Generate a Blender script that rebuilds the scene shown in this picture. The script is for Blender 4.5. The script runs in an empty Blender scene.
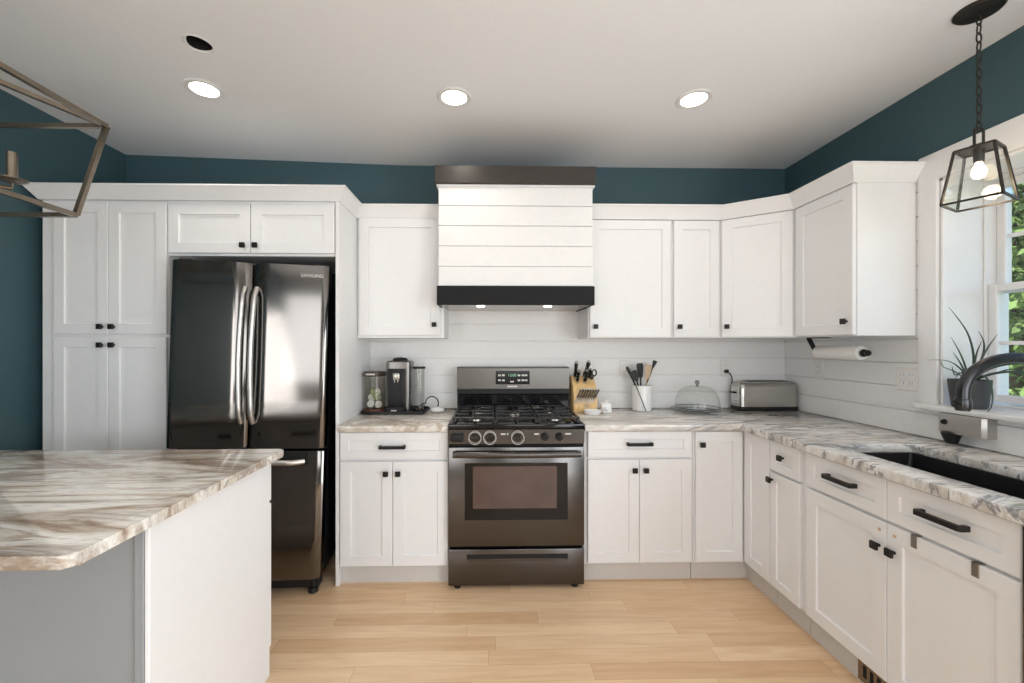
import bpy, bmesh, math, random
from mathutils import Vector, Matrix
R = math.radians
random.seed(7)
sc = bpy.context.scene
col = sc.collection
V = Vector

# ------------------------------------------------------------------ camera
cam_d = bpy.data.cameras.new('camera')
cam = bpy.data.objects.new('camera', cam_d); col.objects.link(cam)
cam.location = (0, 0, 1.357)
cam.rotation_euler = (R(90), 0, -0.0212)
cam_d.lens = 425.0 * 36 / 1024
cam_d.shift_x = 0.0123
cam_d.shift_y = 0.0048
cam_d.clip_start = 0.02
sc.camera = cam

# ------------------------------------------------------------------ exposure, sky, sun, daylight
sc.view_settings.view_transform = 'Standard'
sc.view_settings.look = 'None'
sc.view_settings.gamma = 1
sc.view_settings.use_curve_mapping = False
sc.view_settings.exposure = 0.31
sc.cycles.transparent_max_bounces = 32
sc.cycles.max_bounces = 12
sc.cycles.diffuse_bounces = 6

world = bpy.data.worlds.new('sky'); sc.world = world
world.use_nodes = True
wn = world.node_tree
for n in list(wn.nodes): wn.nodes.remove(n)
wo = wn.nodes.new('ShaderNodeOutputWorld'); wb = wn.nodes.new('ShaderNodeBackground')
ws = wn.nodes.new('ShaderNodeTexSky')
ws.sky_type = 'NISHITA'; ws.sun_disc = False; ws.sun_elevation = R(50); ws.sun_rotation = R(250)
wb.inputs['Strength'].default_value = 0.34
wn.links.new(ws.outputs[0], wb.inputs[0]); wn.links.new(wb.outputs[0], wo.inputs[0])

def lamp(name, kind, loc, energy, color=(1, 1, 1), rot=(0, 0, 0), **kw):
    d = bpy.data.lights.new(name, kind); d.energy = energy; d.color = color
    for k, v in kw.items(): setattr(d, k, v)
    o = bpy.data.objects.new(name, d); col.objects.link(o)
    o.location = loc; o.rotation_euler = rot
    return o
sun = lamp('sun', 'SUN', (-6, -4, 9), 6.0, (1.0, 0.95, 0.86), (R(28), R(-38), 0), angle=0.01)
# daylight arriving through rear windows, patio door and sink window; left-wall lamp is added fill
lamp('daylight_and_fill', 'AREA', (-2.11, -3.12, 1.6), 12, (0.93, 0.97, 1.0), (R(90), 0, 0), shape='RECTANGLE', size=0.76, size_y=1.5)
lamp('daylight_and_fill', 'AREA', (0.95, -3.12, 1.6), 34, (0.93, 0.97, 1.0), (R(112), 0, 0), shape='RECTANGLE', size=1.9, size_y=1.5)
lamp('daylight_and_fill', 'AREA', (2.16, -0.75, 1.05), 68, (0.94, 0.97, 1.0), (0, R(97), R(-14)), shape='RECTANGLE', size=2.0, size_y=1.9)
lamp('daylight_and_fill', 'AREA', (-2.55, -2.25, 1.28), 32, (0.99, 0.985, 0.98), (0, R(-100), R(14)), shape='RECTANGLE', size=1.5, size_y=1.4)  # added fill from the left, brightens the cabinets on the right wall
po = lamp('daylight_and_fill', 'AREA', (2.46, 1.46, 1.6), 10, (1, 1, 1), (0, R(90), 0), shape='RECTANGLE', size=1.1, size_y=1.0)
po.data.cycles.is_portal = True

# ------------------------------------------------------------------ materials
MATS = {}
def nodes_of(m):
    m.use_nodes = True
    nt = m.node_tree
    return nt, nt.nodes['Principled BSDF']
def N(nt, t, **kw):
    n = nt.nodes.new(t)
    for k, v in kw.items(): setattr(n, k, v)
    return n
def mat(name, c, rough=0.5, metal=0.0, vary=0.04, scale=30, bump=0.0, coat=0.0, stretch=None, emit=None, es=0, aniso=0.0, spec=0.5):
    m = bpy.data.materials.new(name); nt, b = nodes_of(m)
    b.inputs['Roughness'].default_value = rough; b.inputs['Metallic'].default_value = metal
    b.inputs['Coat Weight'].default_value = coat
    b.inputs['Specular IOR Level'].default_value = spec
    if aniso: b.inputs['Anisotropic'].default_value = aniso
    tc = N(nt, 'ShaderNodeTexCoord'); mp = N(nt, 'ShaderNodeMapping'); nz = N(nt, 'ShaderNodeTexNoise')
    nz.inputs['Scale'].default_value = scale; nz.inputs['Detail'].default_value = 3
    if stretch: mp.inputs['Scale'].default_value = stretch
    nt.links.new(tc.outputs['Object'], mp.inputs[0]); nt.links.new(mp.outputs[0], nz.inputs['Vector'])
    rp = N(nt, 'ShaderNodeValToRGB')
    lo = [max(0, x * (1 - vary)) for x in c[:3]]; hi = [min(1, x * (1 + vary)) for x in c[:3]]
    rp.color_ramp.elements[0].color = (*lo, 1); rp.color_ramp.elements[1].color = (*hi, 1)
    rp.color_ramp.elements[0].position = 0.3; rp.color_ramp.elements[1].position = 0.7
    nt.links.new(nz.outputs['Fac'], rp.inputs[0]); nt.links.new(rp.outputs[0], b.inputs['Base Color'])
    if bump:
        bp = N(nt, 'ShaderNodeBump'); bp.inputs['Strength'].default_value = bump; bp.inputs['Distance'].default_value = 0.002
        nt.links.new(nz.outputs['Fac'], bp.inputs['Height']); nt.links.new(bp.outputs[0], b.inputs['Normal'])
    if emit:
        b.inputs['Emission Color'].default_value = (*emit, 1); b.inputs['Emission Strength'].default_value = es
    MATS[name] = m
    return m
def glass(name, tint=(1, 1, 1), ior=1.45, amount=1.0):
    m = bpy.data.materials.new(name); m.use_nodes = True; nt = m.node_tree
    for n in list(nt.nodes): nt.nodes.remove(n)
    o = N(nt, 'ShaderNodeOutputMaterial'); mx = N(nt, 'ShaderNodeMixShader'); tr = N(nt, 'ShaderNodeBsdfTransparent')
    gl = N(nt, 'ShaderNodeBsdfGlossy'); fr = N(nt, 'ShaderNodeLayerWeight')
    tr.inputs[0].default_value = (*tint, 1); gl.inputs['Roughness'].default_value = 0.02; fr.inputs['Blend'].default_value = 0.5
    pw = N(nt, 'ShaderNodeMath', operation='POWER'); pw.inputs[1].default_value = 3.5
    mu = N(nt, 'ShaderNodeMath', operation='MULTIPLY_ADD'); mu.inputs[1].default_value = amount; mu.inputs[2].default_value = 0.025
    nt.links.new(fr.outputs['Facing'], pw.inputs[0]); nt.links.new(pw.outputs[0], mu.inputs[0]); nt.links.new(mu.outputs[0], mx.inputs[0])
    nt.links.new(tr.outputs[0], mx.inputs[1]); nt.links.new(gl.outputs[0], mx.inputs[2]); nt.links.new(mx.outputs[0], o.inputs[0])
    MATS[name] = m
    return m

M_cab = mat('white_cabinet_paint', (0.805, 0.81, 0.82), 0.38, vary=0.01)
M_toe = mat('shaded_toe_kick_paint', (0.60, 0.575, 0.55), 0.55, vary=0.02)  # cabinet white greyed down, the recess shade is put into the colour
M_trimw = mat('white_trim_paint', (0.81, 0.815, 0.825), 0.35, vary=0.01)
M_ship = mat('white_shiplap_paint', (0.81, 0.81, 0.81), 0.42, vary=0.015)
M_ceil = mat('ceiling_paint', (0.81, 0.825, 0.845), 0.85, vary=0.01, scale=60, bump=0.05)
M_teal = mat('teal_wall_paint', (0.045, 0.096, 0.114), 0.55, vary=0.03, scale=80, bump=0.05)
M_greywall = mat('grey_wall_paint', (0.42, 0.42, 0.42), 0.7, vary=0.02)
M_islandgrey = mat('island_back_grey', (0.27, 0.285, 0.30), 0.5, vary=0.01)  # darker, bluer grey than the white end panel
M_black = mat('black_metal', (0.010, 0.0095, 0.0095), 0.45, vary=0.1, spec=0.3)
M_blackgloss = mat('black_enamel', (0.006, 0.006, 0.007), 0.10, vary=0.1, spec=0.35)
M_blackplastic = mat('black_plastic', (0.011, 0.011, 0.012), 0.42, vary=0.1, spec=0.3)
M_iron = mat('cast_iron', (0.016, 0.016, 0.017), 0.27, vary=0.2, scale=200, bump=0.1)
M_bsteel = mat('black_stainless', (0.17, 0.158, 0.148), 0.10, 1.0, vary=0.06, scale=40, stretch=(1, 1, 30))
M_rsteel = mat('dark_stainless', (0.115, 0.109, 0.106), 0.22, 1.0, vary=0.06, scale=40, stretch=(1, 1, 30))
M_steel = mat('brushed_stainless', (0.46, 0.44, 0.41), 0.27, 1.0, vary=0.06, scale=40, stretch=(1, 1, 30))
M_panelsteel = mat('range_panel_steel', (0.15, 0.142, 0.132), 0.28, 1.0, vary=0.06, scale=40, stretch=(1, 1, 30))
M_panelst2 = mat('satin_dispenser_steel', (0.52, 0.505, 0.48), 0.36, 1.0, vary=0.06)
M_coffee = mat('titan_grey_shell', (0.22, 0.21, 0.20), 0.32, 0.9, vary=0.05)
M_handle = mat('satin_steel', (0.66, 0.64, 0.62), 0.38, 1.0, vary=0.03)
M_hookm = mat('grey_metal', (0.30, 0.28, 0.26), 0.35, 0.9, vary=0.05)
M_hood = mat('charcoal_stained_wood', (0.009, 0.009, 0.010), 0.55, vary=0.25, spec=0.2, scale=14, stretch=(1, 8, 20))
M_hoodtop = mat('lit_charcoal_stained_wood', (0.040, 0.034, 0.029), 0.33, vary=0.2, scale=14, stretch=(1, 8, 20))  # same stain as the bottom band, lightened and browned for the light on it
M_bronze = mat('antique_bronze', (0.25, 0.21, 0.165), 0.26, 0.85, vary=0.12, scale=25)
M_dkbronze = mat('oil_rubbed_bronze', (0.045, 0.04, 0.036), 0.42, 0.7, vary=0.12)
M_white = mat('white_ceramic', (0.85, 0.85, 0.84), 0.22, vary=0.01)
M_paper = mat('paper_towel', (0.86, 0.85, 0.83), 0.9, vary=0.02, scale=120, bump=0.3)
M_plate = mat('outlet_plastic', (0.79, 0.775, 0.75), 0.4, vary=0.01)
M_bamboo = mat('pale_bamboo', (0.78, 0.53, 0.24), 0.45, vary=0.12, scale=18, stretch=(6, 6, 1))
M_utwood = mat('beech_wood', (0.55, 0.40, 0.26), 0.5, vary=0.1, scale=18, stretch=(6, 6, 1))
M_sink = mat('black_composite', (0.010, 0.010, 0.011), 0.35, vary=0.2, scale=300)
M_faucet = mat('dark_gunmetal', (0.055, 0.056, 0.06), 0.28, 0.9, vary=0.08)
M_pot = mat('dark_grey_pot', (0.055, 0.056, 0.06), 0.6, vary=0.08)
M_leaf = mat('dark_leaf', (0.035, 0.07, 0.045), 0.45, vary=0.25)
M_soil = mat('potting_soil', (0.03, 0.022, 0.016), 0.95, vary=0.4, scale=120, bump=0.5)
M_tree = mat('tree_leaf', (0.15, 0.23, 0.065), 0.6, vary=0.5, scale=2.2)
M_bark = mat('tree_bark', (0.09, 0.065, 0.045), 0.9, vary=0.3, scale=12, bump=0.5)
M_lawn = mat('lawn', (0.16, 0.26, 0.08), 0.9, vary=0.35, scale=3)
M_drive = mat('pale_gravel', (0.55, 0.52, 0.48), 0.9, vary=0.1, scale=8)
M_brown = mat('dark_brown_lid', (0.05, 0.03, 0.024), 0.35, vary=0.1)
M_rust = mat('reddish_brown_base', (0.16, 0.055, 0.04), 0.4, vary=0.1)
M_pod = mat('green_pod', (0.45, 0.52, 0.30), 0.4, vary=0.1)
M_podw = mat('pale_pod', (0.70, 0.70, 0.64), 0.4, vary=0.05)
M_display = mat('display_glass', (0.006, 0.006, 0.007), 0.1, vary=0.05)
M_mark = mat('pale_print', (0.62, 0.62, 0.60), 0.5, vary=0.02)
M_green = mat('lit_digits', (0.1, 0.2, 0.12), 0.5, emit=(0.35, 0.75, 0.45), es=0.5)
M_led = mat('lit_diffuser', (0.9, 0.9, 0.88), 0.5, emit=(1.0, 0.97, 0.92), es=9)
M_bulb = mat('lit_bulb', (0.9, 0.8, 0.6), 0.3, emit=(1.0, 0.78, 0.48), es=8)
M_ring = mat('fixture_trim', (0.72, 0.715, 0.71), 0.5, vary=0.01)
M_dark = mat('dark_void', (0.006, 0.006, 0.006), 0.9, vary=0.1)
M_ovenglass = mat('oven_glass', (0.070, 0.042, 0.038), 0.07, vary=0.2, scale=6, coat=0.5)  # reddish brown base stands in for the floor and room reflected here
M_blind = mat('window_blind', (0.75, 0.75, 0.74), 0.6, vary=0.02)
M_cord = mat('black_cord', (0.012, 0.012, 0.012), 0.5, vary=0.05)
M_glass = glass('clear_glass', (0.985, 0.99, 0.985), 1.45, 0.5)
M_jarglass = glass('smoked_jar_glass', (0.90, 0.89, 0.87), 1.45, 0.8)
M_darkglass = glass('grey_plate_glass', (0.62, 0.63, 0.63), 1.45, 0.8)
M_pane = glass('window_glass', (0.97, 0.985, 0.98), 1.45, 0.6)
M_clear = glass('clear_plastic', (0.93, 0.93, 0.92), 1.45, 0.6)

def granite(name, ang, stretch, cols, patch, pscale, scale=2.6, pamt=0.75):
    m = bpy.data.materials.new(name); nt, b = nodes_of(m)
    b.inputs['Roughness'].default_value = 0.14
    g = N(nt, 'ShaderNodeNewGeometry'); mp = N(nt, 'ShaderNodeMapping')
    mp.inputs['Rotation'].default_value = (0, 0, ang); mp.inputs['Scale'].default_value = stretch
    nt.links.new(g.outputs['Position'], mp.inputs[0])
    def noise(sc_, det, dis, vec, rough=0.6):
        n = N(nt, 'ShaderNodeTexNoise'); n.inputs['Scale'].default_value = sc_; n.inputs['Detail'].default_value = det
        n.inputs['Distortion'].default_value = dis; n.inputs['Roughness'].default_value = rough
        nt.links.new(vec, n.inputs['Vector']); return n.outputs['Fac']
    def ramp(fac, stops):
        r = N(nt, 'ShaderNodeValToRGB'); e = r.color_ramp.elements
        e[0].position = stops[0][0]; e[0].color = (*stops[0][1], 1); e[1].position = stops[-1][0]; e[1].color = (*stops[-1][1], 1)
        for p, c in stops[1:-1]:
            q = e.new(p); q.color = (*c, 1)
        nt.links.new(fac, r.inputs[0]); return r.outputs[0]
    def mix(a, bb, fac, mode='MIX'):
        x = N(nt, 'ShaderNodeMix', data_type='RGBA', blend_type=mode)
        if isinstance(fac, float): x.inputs['Factor'].default_value = fac
        else: nt.links.new(fac, x.inputs['Factor'])
        nt.links.new(a, x.inputs['A'])
        if isinstance(bb, tuple): x.inputs['B'].default_value = (*bb, 1)
        else: nt.links.new(bb, x.inputs['B'])
        return x.outputs['Result']
    streak = ramp(noise(scale, 7, 1.3, mp.outputs[0], 0.6), cols)
    pf = ramp(noise(pscale, 9, 0.9, mp.outputs[0], 0.68), [(0.46, (0, 0, 0)), (0.53, (pamt * .45,) * 3), (0.60, (pamt,) * 3), (0.70, (.1, .1, .1))])
    c1 = mix(streak, patch, pf)
    fine = ramp(noise(38, 5, 0.3, mp.outputs[0], 0.7), [(0.34, (0.70, 0.68, 0.66)), (0.52, (1, 1, 1))])
    c2 = mix(c1, fine, 0.8, 'MULTIPLY')
    nt.links.new(c2, b.inputs['Base Color'])
    return m
_warm = [(0.26, (0.09, 0.06, 0.045)), (0.36, (0.40, 0.31, 0.24)), (0.42, (0.72, 0.66, 0.58)), (0.48, (0.85, 0.83, 0.79)), (0.53, (0.86, 0.84, 0.80)), (0.56, (0.50, 0.41, 0.33)), (0.60, (0.74, 0.69, 0.62)), (0.65, (0.78, 0.75, 0.70)), (0.71, (0.26, 0.20, 0.16)), (0.80, (0.60, 0.53, 0.46))]
_cool = [(0.26, (0.07, 0.075, 0.085)), (0.36, (0.25, 0.25, 0.25)), (0.41, (0.62, 0.58, 0.53)), (0.47, (0.76, 0.74, 0.71)), (0.52, (0.80, 0.80, 0.80)), (0.55, (0.22, 0.23, 0.25)), (0.585, (0.66, 0.62, 0.57)), (0.64, (0.72, 0.71, 0.69)), (0.70, (0.16, 0.165, 0.18)), (0.80, (0.50, 0.47, 0.43))]
M_gran_i = granite('fantasy_brown_granite', 0.08, (0.5, 2.4, 1.5), _warm, (0.27, 0.20, 0.15), 3.4, 1.8, 0.8)
M_gran_l = granite('warm_granite', 0.3, (1.0, 1.8, 1.5), _warm, (0.36, 0.29, 0.235), 3.6, 2.6, 0.6)
M_gran_r = granite('grey_granite', 1.42, (0.55, 2.6, 1.5), _cool, (0.40, 0.37, 0.335), 3.2, 2.0, 0.5)

def floor_mat():
    m = bpy.data.materials.new('maple_planks'); nt, b = nodes_of(m)
    b.inputs['Roughness'].default_value = 0.33
    L = nt.links.new
    g = N(nt, 'ShaderNodeNewGeometry'); sp = N(nt, 'ShaderNodeSeparateXYZ'); L(g.outputs['Position'], sp.inputs[0])
    def math_(op, a, bb):
        n = N(nt, 'ShaderNodeMath', operation=op)
        for i, x in enumerate((a, bb)):
            if x is None: continue
            if isinstance(x, (int, float)): n.inputs[i].default_value = x
            else: L(x, n.inputs[i])
        return n.outputs[0]
    row = math_('FLOOR', math_('DIVIDE', math_('SUBTRACT', sp.outputs['Y'], 0.02), 0.0895), None)
    wnz = N(nt, 'ShaderNodeTexWhiteNoise', noise_dimensions='1D'); L(row, wnz.inputs['W'])
    xs = math_('ADD', sp.outputs['X'], math_('MULTIPLY', wnz.outputs['Value'], 3.1))
    plank = math_('FLOOR', math_('DIVIDE', xs, 1.0), None)
    fx = math_('FRACT', math_('DIVIDE', xs, 1.0), None)
    fy = math_('FRACT', math_('DIVIDE', math_('SUBTRACT', sp.outputs['Y'], 0.02), 0.0895), None)
    cb = N(nt, 'ShaderNodeCombineXYZ'); L(plank, cb.inputs[0]); L(row, cb.inputs[1])
    w2 = N(nt, 'ShaderNodeTexWhiteNoise', noise_dimensions='2D'); L(cb.outputs[0], w2.inputs['Vector'])
    rp = N(nt, 'ShaderNodeValToRGB'); e = rp.color_ramp.elements
    e[0].color = (0.68, 0.45, 0.265, 1); e[1].color = (0.82, 0.61, 0.405, 1)
    q = e.new(0.25); q.color = (0.74, 0.52, 0.325, 1); q = e.new(0.7); q.color = (0.78, 0.57, 0.37, 1)
    L(w2.outputs['Value'], rp.inputs[0])
    mp = N(nt, 'ShaderNodeMapping'); mp.inputs['Scale'].default_value = (1.5, 14, 1)
    va = N(nt, 'ShaderNodeVectorMath', operation='ADD'); L(g.outputs['Position'], va.inputs[0])
    cb2 = N(nt, 'ShaderNodeCombineXYZ'); L(math_('MULTIPLY', w2.outputs['Value'], 40), cb2.inputs[0]); L(cb2.outputs[0], va.inputs[1])
    L(va.outputs[0], mp.inputs[0])
    nz = N(nt, 'ShaderNodeTexNoise'); nz.inputs['Scale'].default_value = 2.4; nz.inputs['Detail'].default_value = 6; nz.inputs['Distortion'].default_value = 0.7
    L(mp.outputs[0], nz.inputs['Vector'])
    r2 = N(nt, 'ShaderNodeValToRGB'); r2.color_ramp.elements[0].position = 0.28; r2.color_ramp.elements[1].position = 0.6
    r2.color_ramp.elements[0].color = (0.84, 0.77, 0.70, 1); r2.color_ramp.elements[1].color = (1, 1, 1, 1)
    L(nz.outputs['Fac'], r2.inputs[0])
    mx = N(nt, 'ShaderNodeMix', data_type='RGBA', blend_type='MULTIPLY'); mx.inputs['Factor'].default_value = 0.75
    L(rp.outputs[0], mx.inputs['A']); L(r2.outputs[0], mx.inputs['B'])
    ey = math_('MINIMUM', fy, math_('SUBTRACT', 1.0, fy)); ex = math_('MINIMUM', fx, math_('SUBTRACT', 1.0, fx))
    seam = math_('MINIMUM', math_('DIVIDE', ey, 0.012), math_('DIVIDE', ex, 0.0016))
    r3 = N(nt, 'ShaderNodeValToRGB'); r3.color_ramp.elements[0].color = (0.62, 0.5, 0.4, 1); r3.color_ramp.elements[1].color = (1, 1, 1, 1)
    L(seam, r3.inputs[0])
    m3 = N(nt, 'ShaderNodeMix', data_type='RGBA', blend_type='MULTIPLY'); m3.inputs['Factor'].default_value = 1
    L(mx.outputs['Result'], m3.inputs['A']); L(r3.outputs[0], m3.inputs['B'])
    L(m3.outputs['Result'], b.inputs['Base Color'])
    return m
M_floor = floor_mat()

# ------------------------------------------------------------------ mesh helpers
class MB:
    def __init__(s): s.bm = bmesh.new()
    def box(s, x0, x1, y0, y1, z0, z1, b=0.0, seg=1, m=None):
        if x1 < x0: x0, x1 = x1, x0
        if y1 < y0: y0, y1 = y1, y0
        if z1 < z0: z0, z1 = z1, z0
        r = bmesh.ops.create_cube(s.bm, size=1)
        vs = r['verts']
        for v in vs:
            v.co = V((x0 + (v.co.x + .5) * (x1 - x0), y0 + (v.co.y + .5) * (y1 - y0), z0 + (v.co.z + .5) * (z1 - z0)))
            if m is not None: v.co = m @ v.co
        if b > 0:
            b = min(b, .45 * min(x1 - x0, y1 - y0, z1 - z0))
            es = list({e for v in vs for e in v.link_edges})
            bmesh.ops.bevel(s.bm, geom=es, offset=b, segments=seg, profile=0.5, affect='EDGES')
        return s
    def loft(s, rings, cap0=True, cap1=True, closed=False):
        R_ = [[s.bm.verts.new(p) for p in ring] for ring in rings]
        n = len(R_[0]); k = len(R_)
        for i in range(k if closed else k - 1):
            a, c = R_[i], R_[(i + 1) % k]
            for j in range(n):
                q = [a[j], a[(j + 1) % n], c[(j + 1) % n], c[j]]
                try: s.bm.faces.new(q)
                except ValueError: pass
        if not closed:
            if cap0: s.bm.faces.new(R_[0][::-1])
            if cap1: s.bm.faces.new(R_[-1])
        return s
    def tube(s, pts, r, n=10, closed=False, flat=1.0):
        pts = [V(p) for p in pts]; k = len(pts)
        rr = r if isinstance(r, (list, tuple)) else [r] * k
        rings = []; up = None
        for i in range(k):
            if closed: t = pts[(i + 1) % k] - pts[i - 1]
            else: t = pts[min(i + 1, k - 1)] - pts[max(i - 1, 0)]
            t.normalize()
            if up is None:
                up = V((0, 0, 1)) if abs(t.z) < .9 else V((1, 0, 0))
            u = (up - t * up.dot(t)).normalized(); w = t.cross(u); up = u
            rings.append([pts[i] + (u * math.cos(a) * flat + w * math.sin(a)) * rr[i] for a in (2 * math.pi * j / n for j in range(n))])
        return s.loft(rings, closed=closed)
    def bar(s, p0, p1, w, h=None, up=(0, 0, 1)):
        p0, p1 = V(p0), V(p1); h = h or w
        t = (p1 - p0).normalized(); up = V(up)
        if abs(t.dot(up)) > .95: up = V((1, 0, 0))
        u = (up - t * up.dot(t)).normalized(); q = t.cross(u)
        return s.loft([[p + u * a * h / 2 + q * c * w / 2 for a, c in ((1, 1), (1, -1), (-1, -1), (-1, 1))] for p in (p0, p1)])
    def cyl(s, p0, p1, r0, r1=None, n=24):
        return s.tube([p0, p1], [r0, r0 if r1 is None else r1], n)
    def lathe(s, prof, c=(0, 0, 0), n=32, sx=1, sy=1, cap=True):
        c = V(c)
        return s.loft([[c + V((r * sx * math.cos(a), r * sy * math.sin(a), z)) for a in (2 * math.pi * j / n for j in range(n))] for r, z in prof], cap, cap)
    def prism(s, poly, z0, z1, b=0.0, seg=2):
        a = [s.bm.verts.new((x, y, z0)) for x, y in poly]; c = [s.bm.verts.new((x, y, z1)) for x, y in poly]
        n = len(poly); fs = [s.bm.faces.new(a[::-1]), s.bm.faces.new(c)]
        for j in range(n): s.bm.faces.new([a[j], a[(j + 1) % n], c[(j + 1) % n], c[j]])
        if b:
            es = [e for f in fs for e in f.edges]
            bmesh.ops.bevel(s.bm, geom=list(set(es)), offset=b, segments=seg, profile=.5, affect='EDGES')
        return s
    def ball(s, c, rx, ry=None, rz=None, n=16, k=10):
        ry = ry or rx; rz = rz or rx
        prof = []
        for i in range(k + 1):
            a = -math.pi / 2 + math.pi * i / k
            prof.append((max(1e-4, math.cos(a)), math.sin(a)))
        c = V(c)
        return s.loft([[c + V((r * rx * math.cos(t), r * ry * math.sin(t), z * rz)) for t in (2 * math.pi * j / n for j in range(n))] for r, z in prof])
    def xf(s, m):
        bmesh.ops.transform(s.bm, matrix=m, verts=s.bm.verts[:]); return s

ORG = {}
def _root(o):
    while o.parent: o = o.parent
    return o
def emit(name, mb, material, parent=None, origin=None, smooth=35):
    """ONE mesh object; vertices are given in world space unless the root is flagged local."""
    bm = mb.bm
    bmesh.ops.recalc_face_normals(bm, faces=bm.faces[:])
    if parent is not None: off = ORG.get(_root(parent).name, V((0, 0, 0)))
    else: off = V(origin) if origin is not None else V((0, 0, 0))
    if off.length: bmesh.ops.translate(bm, verts=bm.verts[:], vec=-off)
    me = bpy.data.meshes.new(name); bm.to_mesh(me); bm.free()
    for p in me.polygons: p.use_smooth = True
    me.set_sharp_from_angle(angle=R(smooth))
    me.materials.append(material)
    o = bpy.data.objects.new(name, me); col.objects.link(o)
    if parent is not None: o.parent = parent
    elif origin is not None:
        o.location = origin; ORG[o.name] = V(origin)
    return o
def tag(o, label, cat, group=None, kind=None):
    o['label'] = label; o['category'] = cat
    if group: o['group'] = group
    if kind: o['kind'] = kind
    return o
def thing(name, label, cat, loc=(0, 0, 0), rotz=0, group=None, local=False):
    o = bpy.data.objects.new(name, None); col.objects.link(o)
    o.empty_display_size = 0.05
    o.location = loc; o.rotation_euler = (0, 0, rotz)
    ORG[o.name] = V((0, 0, 0)) if local else V(loc)
    return tag(o, label, cat, group)
def struct(name, mb, material, label, cat, origin=None):
    o = emit(name, mb, material, None, origin); tag(o, label, cat, None, 'structure'); return o
def text(name, body, size, material, parent, loc, rot, depth=0.0006):
    cu = bpy.data.curves.new(name, 'FONT'); cu.body = body; cu.size = size; cu.extrude = depth
    cu.align_x = 'CENTER'; cu.align_y = 'CENTER'
    t = bpy.data.objects.new(name, cu); col.objects.link(t)
    dg = bpy.context.evaluated_depsgraph_get()
    me = bpy.data.meshes.new_from_object(t.evaluated_get(dg)); me.materials.clear(); me.materials.append(material)
    bpy.data.objects.remove(t); bpy.data.curves.remove(cu)
    o = bpy.data.objects.new(name, me); col.objects.link(o); o.parent = parent
    o.location = loc; o.rotation_euler = rot
    return o
def copy_tree(o, parent=None):
    c = o.copy(); col.objects.link(c)
    if parent is not None: c.parent = parent
    for ch in o.children: copy_tree(ch, c)
    return c

# ------------------------------------------------------------------ room numbers (metres)
W = 3.047          # back wall
RX = 2.143         # right wall
LX = -2.566        # left wall
REAR = -3.2
BF = 2.417         # front of the base doors on the back run
UF = 2.723         # front of the upper doors on the back run
BX = 1.458         # front of the base doors on the right run
CT0, CT1 = 0.876, 0.914
SF = W - 0.012     # face of shiplap on the back wall
SX = RX - 0.012    # face of shiplap on the right wall
def zc(x): return 2.648 + max(0.0, -0.6 - x) * 0.030
GAPS = [1.030 + 0.1217 * k for k in range(-2, 12)]

# ------------------------------------------------------------------ floor, walls, ceiling
struct('floor', MB().box(LX - .15, RX + .15, REAR - .15, W + .15, -.08, 0), M_floor, 'light maple plank floor running across the kitchen', 'floor')
struct('wall_back', MB().box(LX - .15, RX + .15, W, W + .15, 0, 2.8), M_teal, 'dark teal painted back wall above the cabinets', 'wall')
struct('wall_left', MB().box(LX - .15, LX, -1.52, W, 0, 2.85).box(LX - .15, LX, REAR, -2.98, 0, 2.85).box(LX - .15, LX, -2.98, -1.52, 0, .52).box(LX - .15, LX, -2.98, -1.52, 1.98, 2.85), M_teal, 'dark teal painted wall on the left beside the pantry', 'wall')
WY0, WY1, WZ0, WZ1 = 0.96, 1.977, 1.08, 2.155
RW = 2.44
m = MB()
m.box(RX, RW, WY1, W, 0, 2.75).box(RX, RW, .25, WY0, 0, 2.75).box(RX, RW, REAR, -1.75, 0, 2.75).box(RX, RW, -1.75, .25, 2.1, 2.75).box(RX, RW, WY0, WY1, 0, WZ0 - .03).box(RX, RW, WY0, WY1, WZ1, 2.75)
struct('wall_right', m, M_teal, 'dark teal painted right wall with the window over the sink', 'wall')
m = MB()
RWIN = ((-2.5, -1.72), (0.0, 1.9))
m.box(LX, RWIN[0][0], REAR - .15, REAR, 0, 2.8).box(RWIN[0][1], RWIN[1][0], REAR - .15, REAR, 0, 2.8).box(RWIN[1][1], RX, REAR - .15, REAR, 0, 2.8)
for a, c in RWIN: m.box(a, c, REAR - .15, REAR, 0, .85).box(a, c, REAR - .15, REAR, 2.35, 2.8)
struct('wall_rear', m, M_greywall, 'light grey wall behind the camera with two windows', 'wall')
for i, (a, c) in enumerate(RWIN):
    m = MB()
    m.box(a - .09, a, REAR, REAR + .02, .76, 2.44).box(c, c + .09, REAR, REAR + .02, .76, 2.44)
    m.box(a, c, REAR, REAR + .02, 2.35, 2.44).box(a, c, REAR, REAR + .02, .76, .85)
    wn_ = struct('window_%d' % (i + 2), m, M_trimw, 'white cased window in the wall behind the camera', 'window')
    m = MB()
    m.box(a, c, REAR - .10, REAR - .06, 1.58, 1.63)
    for x in (a + .02, c - .02, (a + c) / 2): m.box(x - .02, x + .02, REAR - .10, REAR - .06, .85, 2.35)
    emit('sash', m, M_trimw, wn_)
    m = MB().box(a, c, REAR - .135, REAR - .13, .85, 2.35)
    emit('blind', m, M_blind, wn_)

m = MB()
for y in (-1.75, -.81, .17): m.box(RX + .10, RX + .15, y, y + .08, 0, 2.1, .004)
m.box(RX + .10, RX + .15, -1.75, .25, 2.02, 2.1, .004).box(RX + .10, RX + .15, -1.75, .25, 0, .1, .004)
struct('door_1', m, M_trimw, 'white framed glass patio door in the right wall behind the camera', 'door')

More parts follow.
